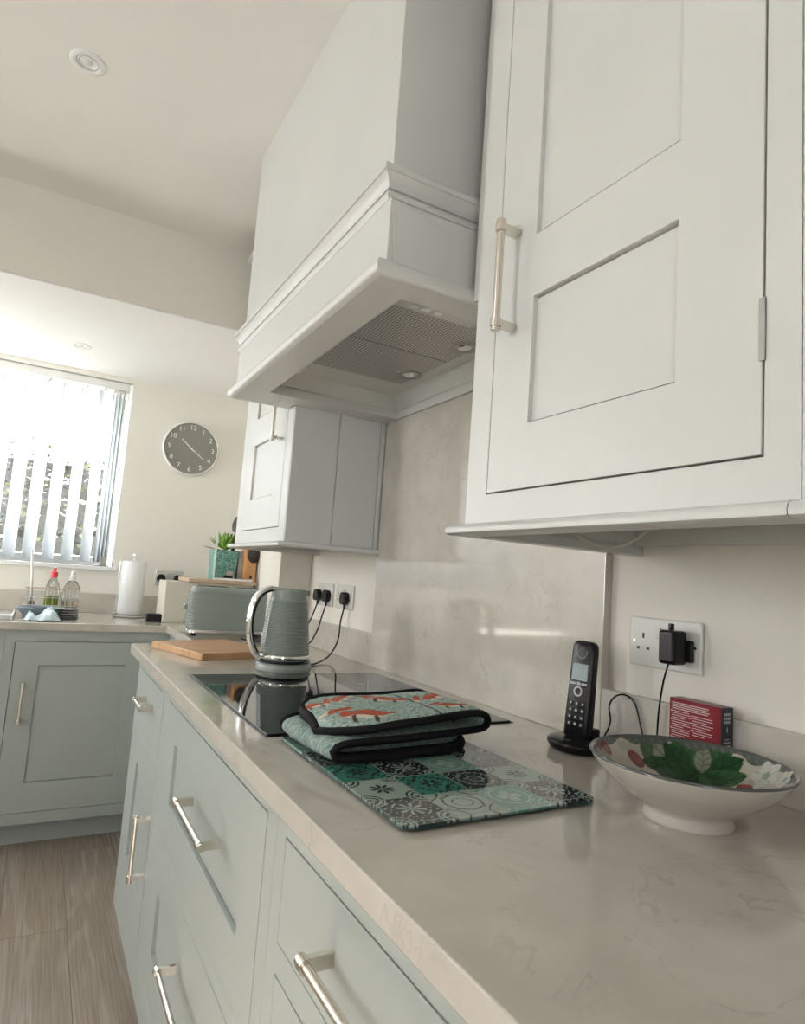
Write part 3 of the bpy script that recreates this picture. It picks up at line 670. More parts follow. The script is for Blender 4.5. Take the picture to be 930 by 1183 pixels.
# ------------------------------------------------------------------ folded double oven glove
def fox_print(s, t):
    """s along the strip, t across (metres)"""
    base = np.array([.24, .34, .30]); pale = np.array([.52, .56, .50])
    n1 = np.sin(s * 900 + 6 * np.sin(t * 300)) * np.sin(t * 820 + 5 * np.sin(s * 260)); n2 = np.sin(s * 330 + 3 * np.sin(t * 210)) * np.sin(t * 290 + 2)
    c = base[None, None] * np.ones(s.shape + (1,)); c = np.where((n1 > .35)[..., None], pale, c); c = np.where((n2 > .7)[..., None], np.array([.10, .22, .21]), c)
    r_ = np.array([.33, .055, .02]); wh = np.array([.62, .56, .48]); dk = np.array([.05, .02, .02])
    foxes = [(.075, .045, -.35, 1.35), (.085, .145, .7, 1.1), (.165, .125, -.5, 1.3), (.27, .115, .5, 1.35), (.255, .040, -.3, 1.0), (.33, .06, .2, 1), (.37, .13, .5, 1), (.43, .05, -.3, 1), (.50, .12, .5, 1), (.56, .05, .2, 1), (.62, .12, .2, 1), (.70, .06, .4, 1), (.76, .12, .1, 1), (.02, .12, .1, .8)]
    for fs, ft, an, z in foxes:
        a = ((s - fs) * math.cos(an) + (t - ft) * math.sin(an)) / (.030 * z); b = (-(s - fs) * math.sin(an) + (t - ft) * math.cos(an)) / (.030 * z)
        body = (a * a + (b / .42) ** 2 < 1) & (a < .8)
        tail = ((a + 1.1) ** 2 / .5 + (b - .35 - .5 * (a + 1.1)) ** 2 / .035 < 1)
        head = (np.abs(b - .1) < .42 * (1.45 - a)) & (a > .72) & (a < 1.45)
        tip = (a < -1.45) & tail; bib = (a * a / .9 + ((b + .30) / .14) ** 2 < 1)
        legs = ((np.abs(a - .45) < .09) | (np.abs(a + .45) < .09)) & (b < -.2) & (b > -.75)
        c = np.where((body | tail | head)[..., None], r_, c); c = np.where((tip | bib)[..., None], wh, c); c = np.where(legs[..., None], dk, c)
    return c
def glove():
    e = thing('oven_glove', 'folded double oven glove printed with red foxes on teal', 'oven glove', (-.440, .955, .9205), .07)
    e.scale = (.93, .95, 1)
    # side profile (x to the right, z up): top run, right fold, middle run, left fold, bottom run
    key = [(-.148, .044), (-.12, .050), (-.05, .055), (.02, .056), (.09, .058), (.135, .0585), (.154, .052), (.156, .040), (.142, .033), (.09, .031), (.0, .0285), (-.08, .028), (-.128, .0275), (-.149, .022), (-.151, .014), (-.135, .0085), (-.08, .0072), (.0, .0070), (.08, .0075), (.143, .0085)]
    P = [(p.x, p.y) for p in smooth_path([(x, z, 0) for x, z in key], 12)]
    P = np.array(P); seg = np.hypot(*np.diff(P, axis=0).T); s = np.concatenate([[0], np.cumsum(seg)]); L = s[-1]
    ns = 420; ss = np.linspace(0, L, ns); px = np.interp(ss, s, P[:, 0]); pz = np.interp(ss, s, P[:, 1])
    tx, tz = np.gradient(px, ss), np.gradient(pz, ss); ln = np.hypot(tx, tz); tx /= ln; tz /= ln; nx_, nz_ = -tz, tx   # normal (up on top run)
    nt = 130; Wd = .185; ts = np.linspace(0, 1, nt)
    # rounded ends of the strip
    Rr = .088
    def inset(d): return Rr - math.sqrt(max(0, Rr * Rr - (Rr - d) ** 2)) if d < Rr else 0
    X = np.zeros((2, ns, nt, 3)); Sg = np.zeros((ns, nt)); Tg = np.zeros((ns, nt))
    for i in range(ns):
        ins = max(inset(ss[i] + .003), inset(L - ss[i] + .003)); half = Wd / 2 - ins
        edge = min(ss[i], L - ss[i]); 
        for j, t in enumerate(ts):
            y = (t * 2 - 1) * half; q = abs(t * 2 - 1)
            puff = (1 - q ** 6) * min(1, edge / .012 + .25)
            th_ = .0035 + .0042 * puff + .0010 * math.sin(y * 150 + ss[i] * 40) * math.sin(ss[i] * 120) * puff
            # near edge droops a little on the top run
            dz = -.010 * max(0, (-y / half)) ** 1.5 * max(0, 1 - ss[i] / .25) + .005 * math.sin(ss[i] * 14 + 1.2) * max(0, 1 - ss[i] / .3) * (t)
            for sd, sg in ((0, 1), (1, -1)):
                X[sd, i, j] = (px[i] + sg * nx_[i] * th_, y, pz[i] + sg * nz_[i] * th_ + dz)
            Sg[i, j] = ss[i]; Tg[i, j] = y + Wd / 2
    m = MB(); C0 = fox_print(Sg, Tg); seam = np.abs(Sg - .205) < .0022; C0[seam] = (.012, .012, .013)
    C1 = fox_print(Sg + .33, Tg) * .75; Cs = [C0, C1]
    col = []
    for sd in (0, 1):
        n = len(m.v); m.v += [tuple(map(float, p)) for p in X[sd].reshape(-1, 3)]; col += [(*c, 1) for c in Cs[sd].reshape(-1, 3)]
        for i in range(ns - 1):
            for j in range(nt - 1): a_ = n + i * nt + j; m.f.append((a_, a_ + 1, a_ + 1 + nt, a_ + nt)); m.m.append(0)
    n0, n1 = 0, ns * nt
    lp = [j for j in range(nt)] + [i * nt + nt - 1 for i in range(1, ns)] + [(ns - 1) * nt + j for j in range(nt - 2, -1, -1)] + [i * nt for i in range(ns - 2, 0, -1)]
    for i in range(len(lp)): a_, b_ = lp[i], lp[(i + 1) % len(lp)]; m.f.append((n0 + a_, n0 + b_, n1 + b_, n1 + a_)); m.m.append(0)
    m.col = col; body = m.build('quilted_fabric', PRINTCLOTH, e, smooth=True, local=True, merge=False)
    # black piping all round the strip's edge
    mid = (X[0] + X[1]) / 2; M_ = mid.reshape(-1, 3); pts = [tuple(M_[i]) for i in lp[::4]]; pts.append(pts[0])
    MB().tube(pts, .0072, 10, flat=(.8, 1.25)).build('piping', PIPING, e, smooth=True, local=True)
    # hanging loop-like strap over the seam
glove()

# ------------------------------------------------------------------ bamboo board
e = MB(); e.box(-.137, .137, -.166, .166, 0, .022)
o = e.build('wooden_chopping_board', BAMBOO, loc=(0, 0, 0), bevel=.0025, seg=3); o.location = (-.438, 2.152, .9102); o.rotation_euler = (0, 0, .29)
tag(o, 'rectangular bamboo chopping board lying behind the kettle', 'chopping board')

# ------------------------------------------------------------------ toaster
t_ = thing('toaster', 'sage ribbed toaster with chrome base in the corner', 'toaster', (-.255, 2.71, .91), -.14)
Lx, Ly, Hh = .170, .095, .198
def rr(hx, hy, r, n=8):
    out = []
    for cx, cy, a0 in ((hx - r, hy - r, 0), (-hx + r, hy - r, PI / 2), (-hx + r, -hy + r, PI), (hx - r, -hy + r, 1.5 * PI)):
        for i in range(n + 1): a = a0 + PI / 2 * i / n; out.append((cx + r * math.cos(a), cy + r * math.sin(a)))
    return out
def stack(levels, mb):
    """levels: (hx,hy,r,z)"""
    K = None
    for hx, hy, r, z in levels:
        pl = rr(hx, hy, r); K = len(pl); n = len(mb.v); mb.v += [(x, y, z) for x, y in pl]
        if n: 
            for i in range(K): mb.f.append((n - K + i, n - K + (i + 1) % K, n + (i + 1) % K, n + i)); mb.m.append(mb.cur)
    n = len(mb.v); mb.f.append(tuple(range(K))); mb.f.append(tuple(range(n - 1, n - K - 1, -1))); mb.m += [mb.cur] * 2; return mb
lv = [(Lx, Ly, .03, .028)]
for i in range(17): z = .034 + i * .0085; q = .004 * (i / 17) ** 2; lv += [(Lx - q - .0012, Ly - q, .03, z), (Lx - q + .0018, Ly - q + .0003, .03, z + .003), (Lx - q + .0018, Ly - q + .0003, .03, z + .006)]
lv += [(Lx - .006, Ly - .004, .03, .180), (Lx - .010, Ly - .008, .03, .190), (Lx - .018, Ly - .016, .03, Hh - .002), (Lx - .028, Ly - .026, .025, Hh)]
stack(lv, MB()).build('body', EGG, t_, smooth=True, auto=50, local=True)
stack([(Lx - .004, Ly - .004, .03, .010), (Lx + .003, Ly + .003, .032, .014), (Lx + .003, Ly + .003, .032, .024), (Lx - .001, Ly - .001, .03, .0278)], MB()).build('chrome_base', CHROME, t_, smooth=True, auto=50, local=True)
for y in (-.034, .034):
    for x in (-.075, .075): MB().box(x - .062, x + .062, y - .015, y + .015, Hh - .0005, Hh + .0012).build('toast_slot', BLACK, t_, local=True)
for sx in (-1, 1):
    for sy in (-1, 1): MB().lathe([(.0001, .0002), (.010, .0002), (.011, .0098), (.0001, .0098)], (sx * .14, sy * .07, 0), 16).build('foot', BLACK, t_, local=True)
MB().box(-.186, -.171, -.012, .012, .10, .122).build('lever', CHROME, t_, bevel=.003, local=True)
MB().tube([(-.171, -.05, .06), (-.184, -.05, .06)], .012, 20).build('browning_dial', CHROME, t_, smooth=True, auto=40, local=True)

# ------------------------------------------------------------------ bread bin with wooden lid and what stands on it
bb = thing('bread_bin', 'cream bread bin with pale wooden lid behind the toaster', 'bread bin', (-.23, 3.31, .91))
MB().box(-.437, -.012, 3.215, 3.42, .9102, 1.108).build('body', CREAM, bb, bevel=.004)
MB().box(-.345, -.008, 3.165, 3.43, 1.1085, 1.128).build('wooden_lid', OAK, bb, bevel=.005)
ZL = 1.128
pt = thing('plant_pot', 'square teal mosaic plant pot on the bread bin lid', 'plant pot', (-.155, 3.315, ZL))
stack([(.055, .055, .006, 0), (.062, .062, .006, .135), (.063, .063, .006, .148)], MB()).build('pot', MOSAIC, pt, smooth=True, auto=40, local=True)
MB().box(-.058, .058, -.058, .058, .1482, .1492).build('soil', SOIL, pt, local=True)
sc = thing('succulent_plant', 'bright green spiky succulent growing in the teal pot', 'plant', (-.150, 3.315, ZL + .1494))
def leaf(mb, base, az, el, L, wd, curl=.3, n=8):
    pts = []; p = Vector(base); e_ = el
    for i in range(n + 1):
        pts.append(p.copy()); st = L / n; p = p + Vector((math.cos(az) * math.cos(e_), math.sin(az) * math.cos(e_), math.sin(e_))) * st; e_ += curl / n
    sd = Vector((-math.sin(az), math.cos(az), 0)); k0 = len(mb.v)
    for i, q in enumerate(pts):
        f = i / n; wdt = wd * (math.sin(PI * min(.98, .25 + .75 * f)) ** .7) * (1 if f < 1 else 0.1); tk = wdt * .28
        up = Vector((0, 0, 1)) * tk
        mb.v += [tuple(q - sd * wdt), tuple(q - up), tuple(q + sd * wdt), tuple(q + up * .35)]
    for i in range(n):
        for j in range(4): a_ = k0 + i * 4 + j; b_ = k0 + i * 4 + (j + 1) % 4; mb.f.append((a_, b_, b_ + 4, a_ + 4)); mb.m.append(mb.cur)
    mb.f.append((k0, k0 + 1, k0 + 2, k0 + 3)); mb.f.append((k0 + n * 4, k0 + n * 4 + 1, k0 + n * 4 + 2, k0 + n * 4 + 3)); mb.m += [mb.cur] * 2
m = MB()
for i in range(26):
    az = i * 2.4; f = i / 26; leaf(m, (0, 0, .004), az, .30 + f * 1.0, .115 - .03 * f, .014 + .002 * (i % 2), .5)
m.build('leaves', LEAFG, sc, smooth=True, local=True)
m = MB(); leaf(m, (.035, -.01, 0), 0.3, 1.35, .16, .022, .3); leaf(m, (.03, -.01, .03), 2.6, .9, .08, .012, .2); leaf(m, (.045, -.01, .10), 1.2, 1.5, .085, .024, .0); leaf(m, (-.02, -.03, .0), 3.3, .12, .105, .008, -.1); leaf(m, (-.02, .0, .0), 2.9, .20, .10, .007, -.1)
m.build('dark_leaves', LEAFD, sc, smooth=True, local=True)
jr = thing('glass_jar', 'tiny glass jar with dark contents before the teal pot', 'jar', (-.150, 3.205, ZL))
MB().lathe([(.0001, 0), (.021, 0), (.0225, .003), (.0225, .042), (.016, .052), (.016, .062), (.0001, .0625)], seg=32).build('jar_body', CLEAR, jr, smooth=True, auto=60, local=True)
MB().lathe([(.0001, .0015), (.0215, .0015), (.0215, .022), (.0001, .022)], seg=32).build('contents', SOIL, jr, smooth=True, auto=60, local=True)
MB().box(-.015, .015, -.0240, -.0228, .026, .046).build('paper_label', INK, jr, local=True)
tag(MB().box(-.0895, -.0675, 3.26, 3.36, ZL, ZL + .15).build('carton', GREYBOX, bevel=.001), 'narrow grey carton between the teal pot and orange wooden block', 'carton')
kb = thing('wooden_block', 'orange wooden block with dark round top beside the plant pot', 'block', (-.045, 3.25, ZL))
MB().box(-.058, .055, -.035, .05, 0, .155).translate if 0 else None
MB().box(-.0215, .038, -.035, .05, 0, .165).build('block', OCHRE, kb, bevel=.003, local=True)
MB().lathe([(.0001, .0), (.026, .001), (.034, .006), (.030, .012), (.0001, .014)], (.018, -.036, .135), 32, T=lambda x, y, z: (x, -z, y * 1.2)).build('dark_disc', mat('dark_brown', (.03, .015, .01), .35), kb, smooth=True, local=True)
MB().box(.004, .018, -.0362, -.0352, .014, .030).build('square_badge', mat('badge_brown', (.06, .02, .02), .4), kb, local=True)
st = thing('acrylic_stand', 'clear acrylic stand with bright edge left of the teal pot', 'stand', (-.225, 3.19, ZL))
MB().box(-.002, .002, -.02, .012, .004, .235).build('upright', mat('acrylic_edge', (.80, .82, .80), .15, trans=.5, ior=1.2), st, bevel=.0006, local=True)
MB().box(-.002, .19, -.02, -.010, 0, .010).build('front_lip', WHITEM, st, bevel=.001, local=True)

# ------------------------------------------------------------------ sockets, plugs, cables
def double_socket(label, yc, zc, gang=2, facing='x', wall=0.0, group=None):
    s = thing('wall_socket', label, 'socket', (wall if facing == 'x' else yc, yc if facing == 'x' else wall, zc - .043))
    T = (lambda u, v, w: (wall - w, yc - u, zc + v)) if facing == 'x' else (lambda u, v, w: (yc + u, wall - w, zc + v))
    hw = .0735
    def bx(u0, u1, v0, v1, w0, w1, mb):
        a, b_ = T(u0, v0, w0), T(u1, v1, w1); return mb.box(min(a[0], b_[0]), max(a[0], b_[0]), min(a[1], b_[1]), max(a[1], b_[1]), min(a[2], b_[2]), max(a[2], b_[2]))
    bx(-hw, hw, -.043, .043, .0003, .008, MB()).build('face_plate', PLASTIC, s, bevel=.003, seg=3)
    for g in (-1, 1):
        bx(g * .0105 - .0300 * 0 - .0055, g * .0105 + .0055, .009, .028, .0079, .0125, MB()).build('switch', PLASTIC, s, bevel=.001)
        m = MB(); c0 = g * .043
        bx(c0 - .0022, c0 + .0022, .006, .015, .0078, .0083, m); bx(c0 - .0135, c0 - .0075, -.014, -.0095, .0078, .0083, m); bx(c0 + .0075, c0 + .0135, -.014, -.0095, .0078, .0083, m)
        m.build('pin_slots', SLOT, s)
        m = MB(); q = T(g * .0625, 0, .0078); q2 = T(g * .0625, 0, .0086); m.tube([q, q2], .0026, 14); m.build('screw', NICKEL, s)
    return s, T
s1, T1 = double_socket('white double wall socket with one black adapter, beside the splashback', .7575, 1.1095)
s2, T2 = double_socket('white double wall socket nearest the splashback, behind the kettle', 2.112, 1.114)
s3, T3 = double_socket('white double wall socket beside the pillar holding two black plugs', 2.293, 1.114)
s4, T4 = double_socket('white double socket low on the clock wall above the bread bin', -.345, 1.112, facing='y', wall=YW)
def plug(label, T, c0, cable, r=.0028, name='plug', group=None, up=False):
    m = MB(); pl = [(-.021, -.013), (-.023, -.004), (-.018, .013), (-.009, .021), (.009, .021), (.018, .013), (.023, -.004), (.021, -.013), (.012, -.022), (-.012, -.022)]
    m.prism([(c0 + u, v - .003) for u, v in pl], .0086, .030, T)
    o = thing(name, label, 'plug', T(c0, -.003, .0086))
    m.build('plug_body', BLACKM, o, bevel=.0025, seg=2)
    MB().tube([T(c0, -.022, .016), T(c0, -.040, .017)], .0058, 14, .0040).build('cord_grip', BLACKM, o, smooth=True)
    if cable:
        pts = [T(c0, -.036, .017)] + cable
        MB().tube(smooth_path(pts, 10), r, 10).build('cable', BLACKM, o, smooth=True)
    return o
plug('black plug behind the kettle with cable curving to the kettle base', T2, .028, [(-.03, 2.075, 1.03), (-.05, 2.04, .97), (-.10, 1.98, .930), (-.17, 1.90, .9155), (-.245, 1.83, .914), (-.268, 1.812, .9155)])
plug('black plug with drooping cable, nearer the splashback on its socket', T3, .043, [(-.03, 2.25, 1.03), (-.05, 2.235, .98), (-.09, 2.21, .935), (-.13, 2.24, .914), (-.20, 2.40, .9135), (-.24, 2.55, .9135)])
plug('black plug with short visible cable, right beside the pillar', T3, -.043, [(-.03, 2.33, 1.045), (-.05, 2.325, 1.0), (-.09, 2.33, .945), (-.13, 2.37, .914), (-.20, 2.52, .9135)])
plug('black plug at the left of the clock wall socket', T4, -.043, None)
plug('black plug at the right of the clock wall socket', T4, .043, None)
# charger adapter of the phone
ad = thing('power_adapter', 'chunky black power adapter plugged into the double socket beside the phone', 'adapter', T1(.045, -.0, .0086))
bx_ = lambda u0, u1, v0, v1, w0, w1: (lambda a, b: MB().box(min(a[0], b[0]), max(a[0], b[0]), min(a[1], b[1]), max(a[1], b[1]), min(a[2], b[2]), max(a[2], b[2])))(T1(u0, v0, w0), T1(u1, v1, w1))
bx_(.021, .054, -.029, .027, .016, .050).build('adapter_body', BLACK, ad, bevel=.006, seg=4)
bx_(.022, .062, -.024, .012, .0087, .0158).build('adapter_pin_base', BLACKM, ad, bevel=.003)
bx_(.033, .039, .0272, .038, .030, .040).build('adapter_fin', BLACK, ad, bevel=.0015)
adp = T1(.036, -.028, .04)
MB().tube(smooth_path([adp, (-.042, .729, 1.05), (-.040, .738, 1.0), (-.038, .742, .955), (-.034, .748, .925), (-.03, .754, .9135), (-.03, .766, .925), (-.03, .782, .965), (-.028, .797, 1.00), (-.028, .820, 1.012), (-.030, .842, 1.004), (-.032, .852, .985), (-.034, .846, .96), (-.04, .852, .935), (-.050, .860, .918), (-.062, .868, .9135)], 8), .0016, 8).build('cable', BLACK, ad, smooth=True)

# ------------------------------------------------------------------ cordless phone
cr_ = thing('phone_cradle', 'round black charging cradle on the worktop under the handset', 'phone cradle', (-.098, .862, .91))
MB().lathe([(.0001, .0002), (.040, .0002), (.048, .004), (.0525, .011), (.053, .016), (.050, .0195), (.040, .0215), (.0001, .022)], seg=56, sx=1.0, sy=1.0).build('cradle_base', BLACK, cr_, smooth=True, auto=60, local=True)
MB().lathe([(.0001, .0), (.0075, .0), (.0075, .0008), (.0001, .0008)], (-.038, -.012, .0218), 24).build('button', BLACKM, cr_, local=True)
MB().box(.006, .030, -.026, .026, .0215, .040).build('back_rest', BLACK, cr_, bevel=.004, local=True)
ph = thing('cordless_phone', 'black cordless telephone handset standing upright in its cradle', 'telephone', (-.098, .862, .9325))
ph.rotation_euler = (0, .10, .16)
# local: front faces -x
m = MB(); lev = []
for z, hw, tk in ((0, .0245, .010), (.004, .0255, .0115), (.03, .0258, .0118), (.08, .0248, .0112), (.12, .0240, .0108), (.150, .0238, .0110), (.160, .0228, .0108), (.166, .0195, .0098), (.169, .014, .008)):
    lev.append((tk, hw, min(tk, hw) * .62, z))
stack(lev, m); m.build('handset_body', BLACK, ph, smooth=True, auto=50, local=True)
fx = -.0118
MB().box(fx - .0006, fx + .003, -.0165, .0165, .098, .128).build('screen', SCREEN, ph, bevel=.001, local=True)
m = MB().lathe([(.0062, -.0005), (.0064, .0008), (.0088, .0008), (.0092, -.0005)], (fx - .0003, 0, .079), 28, T=lambda x, y, z: (-z, x, y)); m.build('navigation_ring', mat('dark_steel', (.28, .28, .28), .35, 1), ph, smooth=True, auto=40, local=True)
MB().lathe([(.0001, 0), (.0095, 0), (.0105, .0008), (.0115, 0)], (fx + .0012, 0, .148), 28, T=lambda x, y, z: (-z, x, y)).build('earpiece', CHROME, ph, smooth=True, auto=40, local=True)
MB().box(fx - .0009, fx + .001, -.017, -.006, .0905, .0945).box(fx - .0009, fx + .001, .006, .017, .0905, .0945).box(fx - .0011, fx + .001, -.0035, .0035, .090, .0955).build('soft_keys', KEYS, ph, bevel=.0004, local=True)
for r in range(4):
    for c in range(3):
        y, z = (c - 1) * .0125, .058 - r * .0118
        kk = MB().box(fx - .0013, fx + .002, y - .0048, y + .0048, z - .0038, z + .0038).build('key', BLACKM, ph, bevel=.0008, local=True)
        MB().box(fx - .0016, fx - .00132, y - .0024, y + .0012, z - .0018, z + .0018).build('key_print', KEYS, kk, local=True)

# ------------------------------------------------------------------ footed bowl
def bowl():
    e = thing('footed_bowl', 'large cream footed bowl painted inside with leaves and red berries', 'bowl', (-.207, .557, .91))
    out = [(.0001, .004), (.048, .004), (.049, .0), (.0545, .0), (.056, .004), (.0535, .013), (.0545, .017), (.070, .026), (.090, .040), (.108, .056), (.120, .070), (.1255, .079), (.1285, .0835), (.1285, .086), (.126, .087)]
    out = [(r * .957 if r > .06 else r, z * .86 if z > .012 else z) for r, z in out]
    MB().lathe(out, seg=96).build('bowl_body', CERAM, e, smooth=True, auto=60, local=True)
    inn = [(.126, .087), (.1235, .0855), (.119, .077), (.106, .060), (.088, .045), (.066, .033), (.040, .026), (.0001, .0235)]
    I = np.array(inn) * [.957, .86]; sg = np.concatenate([[0], np.cumsum(np.hypot(*np.diff(I, axis=0).T))]); nr, na = 110, 420
    q = np.linspace(0, sg[-1], nr); R_ = np.interp(q, sg, I[:, 0]); Z_ = np.interp(q, sg, I[:, 1])
    A_ = np.linspace(0, 2 * PI, na, endpoint=False); RR, AA = np.meshgrid(R_, A_, indexing='ij'); ZZ = np.repeat(Z_[:, None], na, 1)
    X, Y = RR * np.cos(AA), RR * np.sin(AA)
    D = np.repeat((sg[-1] - q)[:, None], na, 1)       # distance from the bowl's centre along the glaze
    x, y = D * np.cos(AA), D * np.sin(AA); Dm = sg[-1]
    C = np.ones(X.shape + (3,)) * np.array([.44, .40, .33])
    C[(np.sin(x * 70 + 2 * np.sin(y * 55)) * np.sin(y * 60 + 1) > .55)] = (.33, .33, .27)
    wav = Dm * .925 + .0035 * np.sin(AA * 9) + .0025 * np.sin(AA * 17 + 1)
    band = D > wav; C[band] = np.array([.075, .085, .075]); mott = np.sin(AA * 60 + 3 * np.sin(D * 400)) * np.sin(D * 900) > .5
    C[band & mott] = np.array([.13, .14, .12]); C[D > Dm * .985] = np.array([.07, .075, .07])
    def lf(p0, p1, w, col, bend=0):
        an = math.atan2(p1[1] - p0[1], p1[0] - p0[0]); L = math.hypot(p1[0] - p0[0], p1[1] - p0[1])
        a = ((x - p0[0]) * math.cos(an) + (y - p0[1]) * math.sin(an)) / L; b = (-(x - p0[0]) * math.sin(an) + (y - p0[1]) * math.cos(an)) / w - bend * np.sin(PI * np.clip(a, 0, 1))
        k_ = (a > 0) & (a < 1) & (np.abs(b) < np.sin(PI * np.clip(a, 0, 1)) ** .75) & ~band; C[k_] = col
        C[k_ & (np.abs(b) < .06)] = np.array(col) * .5; C[k_ & (np.sin(a * 30 - np.abs(b) * 5) > .85)] = np.array(col) * .6
    g1, g2, g3, pal = (.018, .060, .022), (.035, .095, .035), (.075, .115, .06), (.20, .22, .16)
    J = (.080, .038)
    lf((.03, .085), (.085, .12), .020, g3, .3); lf(J, (.060, .112), .020, pal, .2)
    lf(J, (.094, .103), .018, g2, -.3); lf(J, (.078, .105), .017, g1, .2); lf(J, (.020, .098), .017, g1, -.4); lf(J, (.030, .080), .016, g1, .5)
    lf(J, (.134, .020), .020, g2, .3); lf(J, (.128, -.002), .019, g1, 0); lf(J, (.104, -.020), .018, g2, -.3); lf(J, (.070, -.010), .014, g1, .2); lf(J, (.120, .060), .012, pal, 0)
    lf(J, (.02, .02), .02, g2, .2); lf(J, (-.02, .06), .02, g1, .3)
    for cx, cy, rx, ry in ((.014, .101, .011, .015), (-.040, .118, .011, .011), (.083, -.026, .006, .012), (-.09, .03, .012, .012), (-.02, -.09, .012, .012)):
        k_ = ((x - cx) / rx) ** 2 + ((y - cy) / ry) ** 2 < 1; C[k_] = (.16, .030, .025); C[((x - cx - .002) / rx) ** 2 + ((y - cy) / ry) ** 2 < .35] = (.20, .05, .035)
    for cx, cy, r in ((.106, -.048, .021), (.090, -.085, .014), (-.07, -.06, .02)):
        an = np.arctan2(y - cy, x - cx); d_ = np.hypot(x - cx, y - cy); k_ = d_ < r * (1 + .16 * np.sin(5 * an)); C[k_] = (.52, .52, .46)
        C[k_ & (np.abs(np.sin(2.5 * an)) < .12)] = (.30, .32, .27); C[d_ < r * .3] = (.25, .30, .22)
    Sc = np.array([.957, .86])
    m = MB(); m.v = [tuple(map(float, p)) for p in zip(X.ravel(), Y.ravel(), ZZ.ravel())]; m.col = [(*c, 1) for c in C.reshape(-1, 3)]
    for i in range(nr - 1):
        for j in range(na): m.f.append((i * na + j, i * na + (j + 1) % na, (i + 1) * na + (j + 1) % na, (i + 1) * na + j)); m.m.append(0)
    o = m.build('painted_interior', PRINTCERAM, e, smooth=True, local=True, merge=False); o['label'] = 'painted leaves and berries inside a dark rim'
    MB().lathe([(r * .957, z * .86) for r, z in [(.1262, .0868), (.1275, .0882), (.1292, .0865), (.1290, .084)]], seg=96).build('rim', mat('rim_glaze', (.075, .08, .075), .15), e, smooth=True, local=True)
bowl()

# ------------------------------------------------------------------ red carton
cb = thing('tea_carton', 'small red carton with dark end leaning against the upstand behind the bowl', 'carton', (-.037, .664, .91))
MB().box(-.0505, -.0225, .6185, .709, .9102, 1.030).build('carton_body', REDCARD, cb, bevel=.0006)
MB().box(-.0508, -.0222, .6178, .6184, .9103, 1.0302).build('carton_end', DARKCARD, cb)
MB().box(-.0503, -.0227, .619, .7085, 1.0301, 1.0304).build('carton_top', mat('maroon_card', (.10, .02, .025), .4), cb)
m = MB(); z = 1.0235; rr_ = random.Random(4)
def dash(y1, L, z, hh=.0007): m.box(-.0508, -.0506, y1 - L, y1, z - hh, z + hh)
for i in range(4): dash(.704, .062 + .012 * rr_.random(), z); z -= .0030
z -= .001; zz = z
for i in range(17):
    dash(.7045, .032 + .005 * rr_.random() - (.012 if i % 4 == 3 else 0), z, .00055); 
    if i % 4 == 0: dash(.7062, .0018, z, .0011)
    z -= .0034
z = zz - .002
for i in range(12):
    dash(.6665, .030 + .006 * rr_.random() - (.010 if i % 3 == 2 else 0), z, .00055)
    if i % 3 == 0: dash(.6690, .0018, z, .0011)
    z -= .0036 if i != 8 else .011
dash(.655, .016, 1.0235 - .088, .0011)
m.build('printed_lines', INK, cb)
m = MB(); TE = lambda a, b, c: (-.0365 + a, .6176 - c, b)
def edash(xc, L, z, hh): m.box(xc - L / 2, xc + L / 2, .6174, .6177, z - hh, z + hh)
for k_, (L, z, hh) in enumerate(((.0020, 1.021, .0022), )): pass
for row, z in enumerate((1.0205, 1.0145, 1.0090)):
    for i in range(4): m.box(-.0365 - .0072 + i * .0038, -.0365 - .0072 + i * .0038 + .0026, .6174, .6177, z - .0019, z + .0019)
m.prism([(-.002, 0), (0, .006), (.002, 0), (0, -.003)], .6174, .6177, lambda u, v, w: (-.0365 + u, w, .9965 + v))
edash(-.0365, .011, .9835, .0006)
for i in range(5): m.box(-.0365 - .0090 + i * .0037, -.0365 - .0090 + i * .0037 + .0026, .6174, .6177, .9775, .9805)
edash(-.0365, .018, .9735, .0013)
m.lathe([(.0001, 0), (.005, 0)], (-.0365, .6174, .960), 20, T=lambda x, y, z: (x, 0, y))
m.build('end_lettering', KEYS, cb)

# ------------------------------------------------------------------ wall clock
ck = thing('wall_clock', 'round grey wall clock with white numerals beside the window', 'clock', (-.305, YW, 1.700))
cz = 1.839; Tk = lambda x, y, z: (x, -z, y)
MB().lathe([(.0001, .001), (.150, .001), (.152, .006), (.152, .026), (.149, .031), (.145, .031), (.144, .022), (.0001, .022)], (-.305, YW, cz), 96, T=Tk).build('case', WHITEM, ck, smooth=True, auto=40)
MB().lathe([(.0001, .0225), (.1442, .0225), (.1442, .0222)], (-.305, YW, cz), 96, T=Tk).build('dial', GREYC, ck, smooth=True, auto=40)
m = MB()
for i in range(1, 13):
    a = i * PI / 6; rx, rz = .118 * math.sin(a), .118 * math.cos(a)
    text_mesh(m, str(i), .038, lambda x, y, z, rx=rx, rz=rz: (-.305 + rx + x, YW - .0232 - z, cz + rz + y), .0003)
m.build('numerals', WHITEM, ck)
def hand(nm, ang, L, w, off):
    m = MB(); c_, s_ = math.cos(ang), math.sin(ang)
    T = lambda u, v, q: (-.305 + v * s_ + u * c_, YW - off - q, cz + v * c_ - u * s_)
    m.prism([(-w, -.02), (w, -.02), (w * .7, L), (-w * .7, L)], 0, .001, T); m.build(nm, WHITEM, ck)
hand('hour_hand', math.radians(311), .073, .0028, .0245); hand('minute_hand', math.radians(127), .088, .0022, .0262)
MB().lathe([(.0001, 0), (.006, 0), (.006, -.003)], (-.305, YW - .028, cz), 20, T=Tk).build('centre_cap', WHITEM, ck)

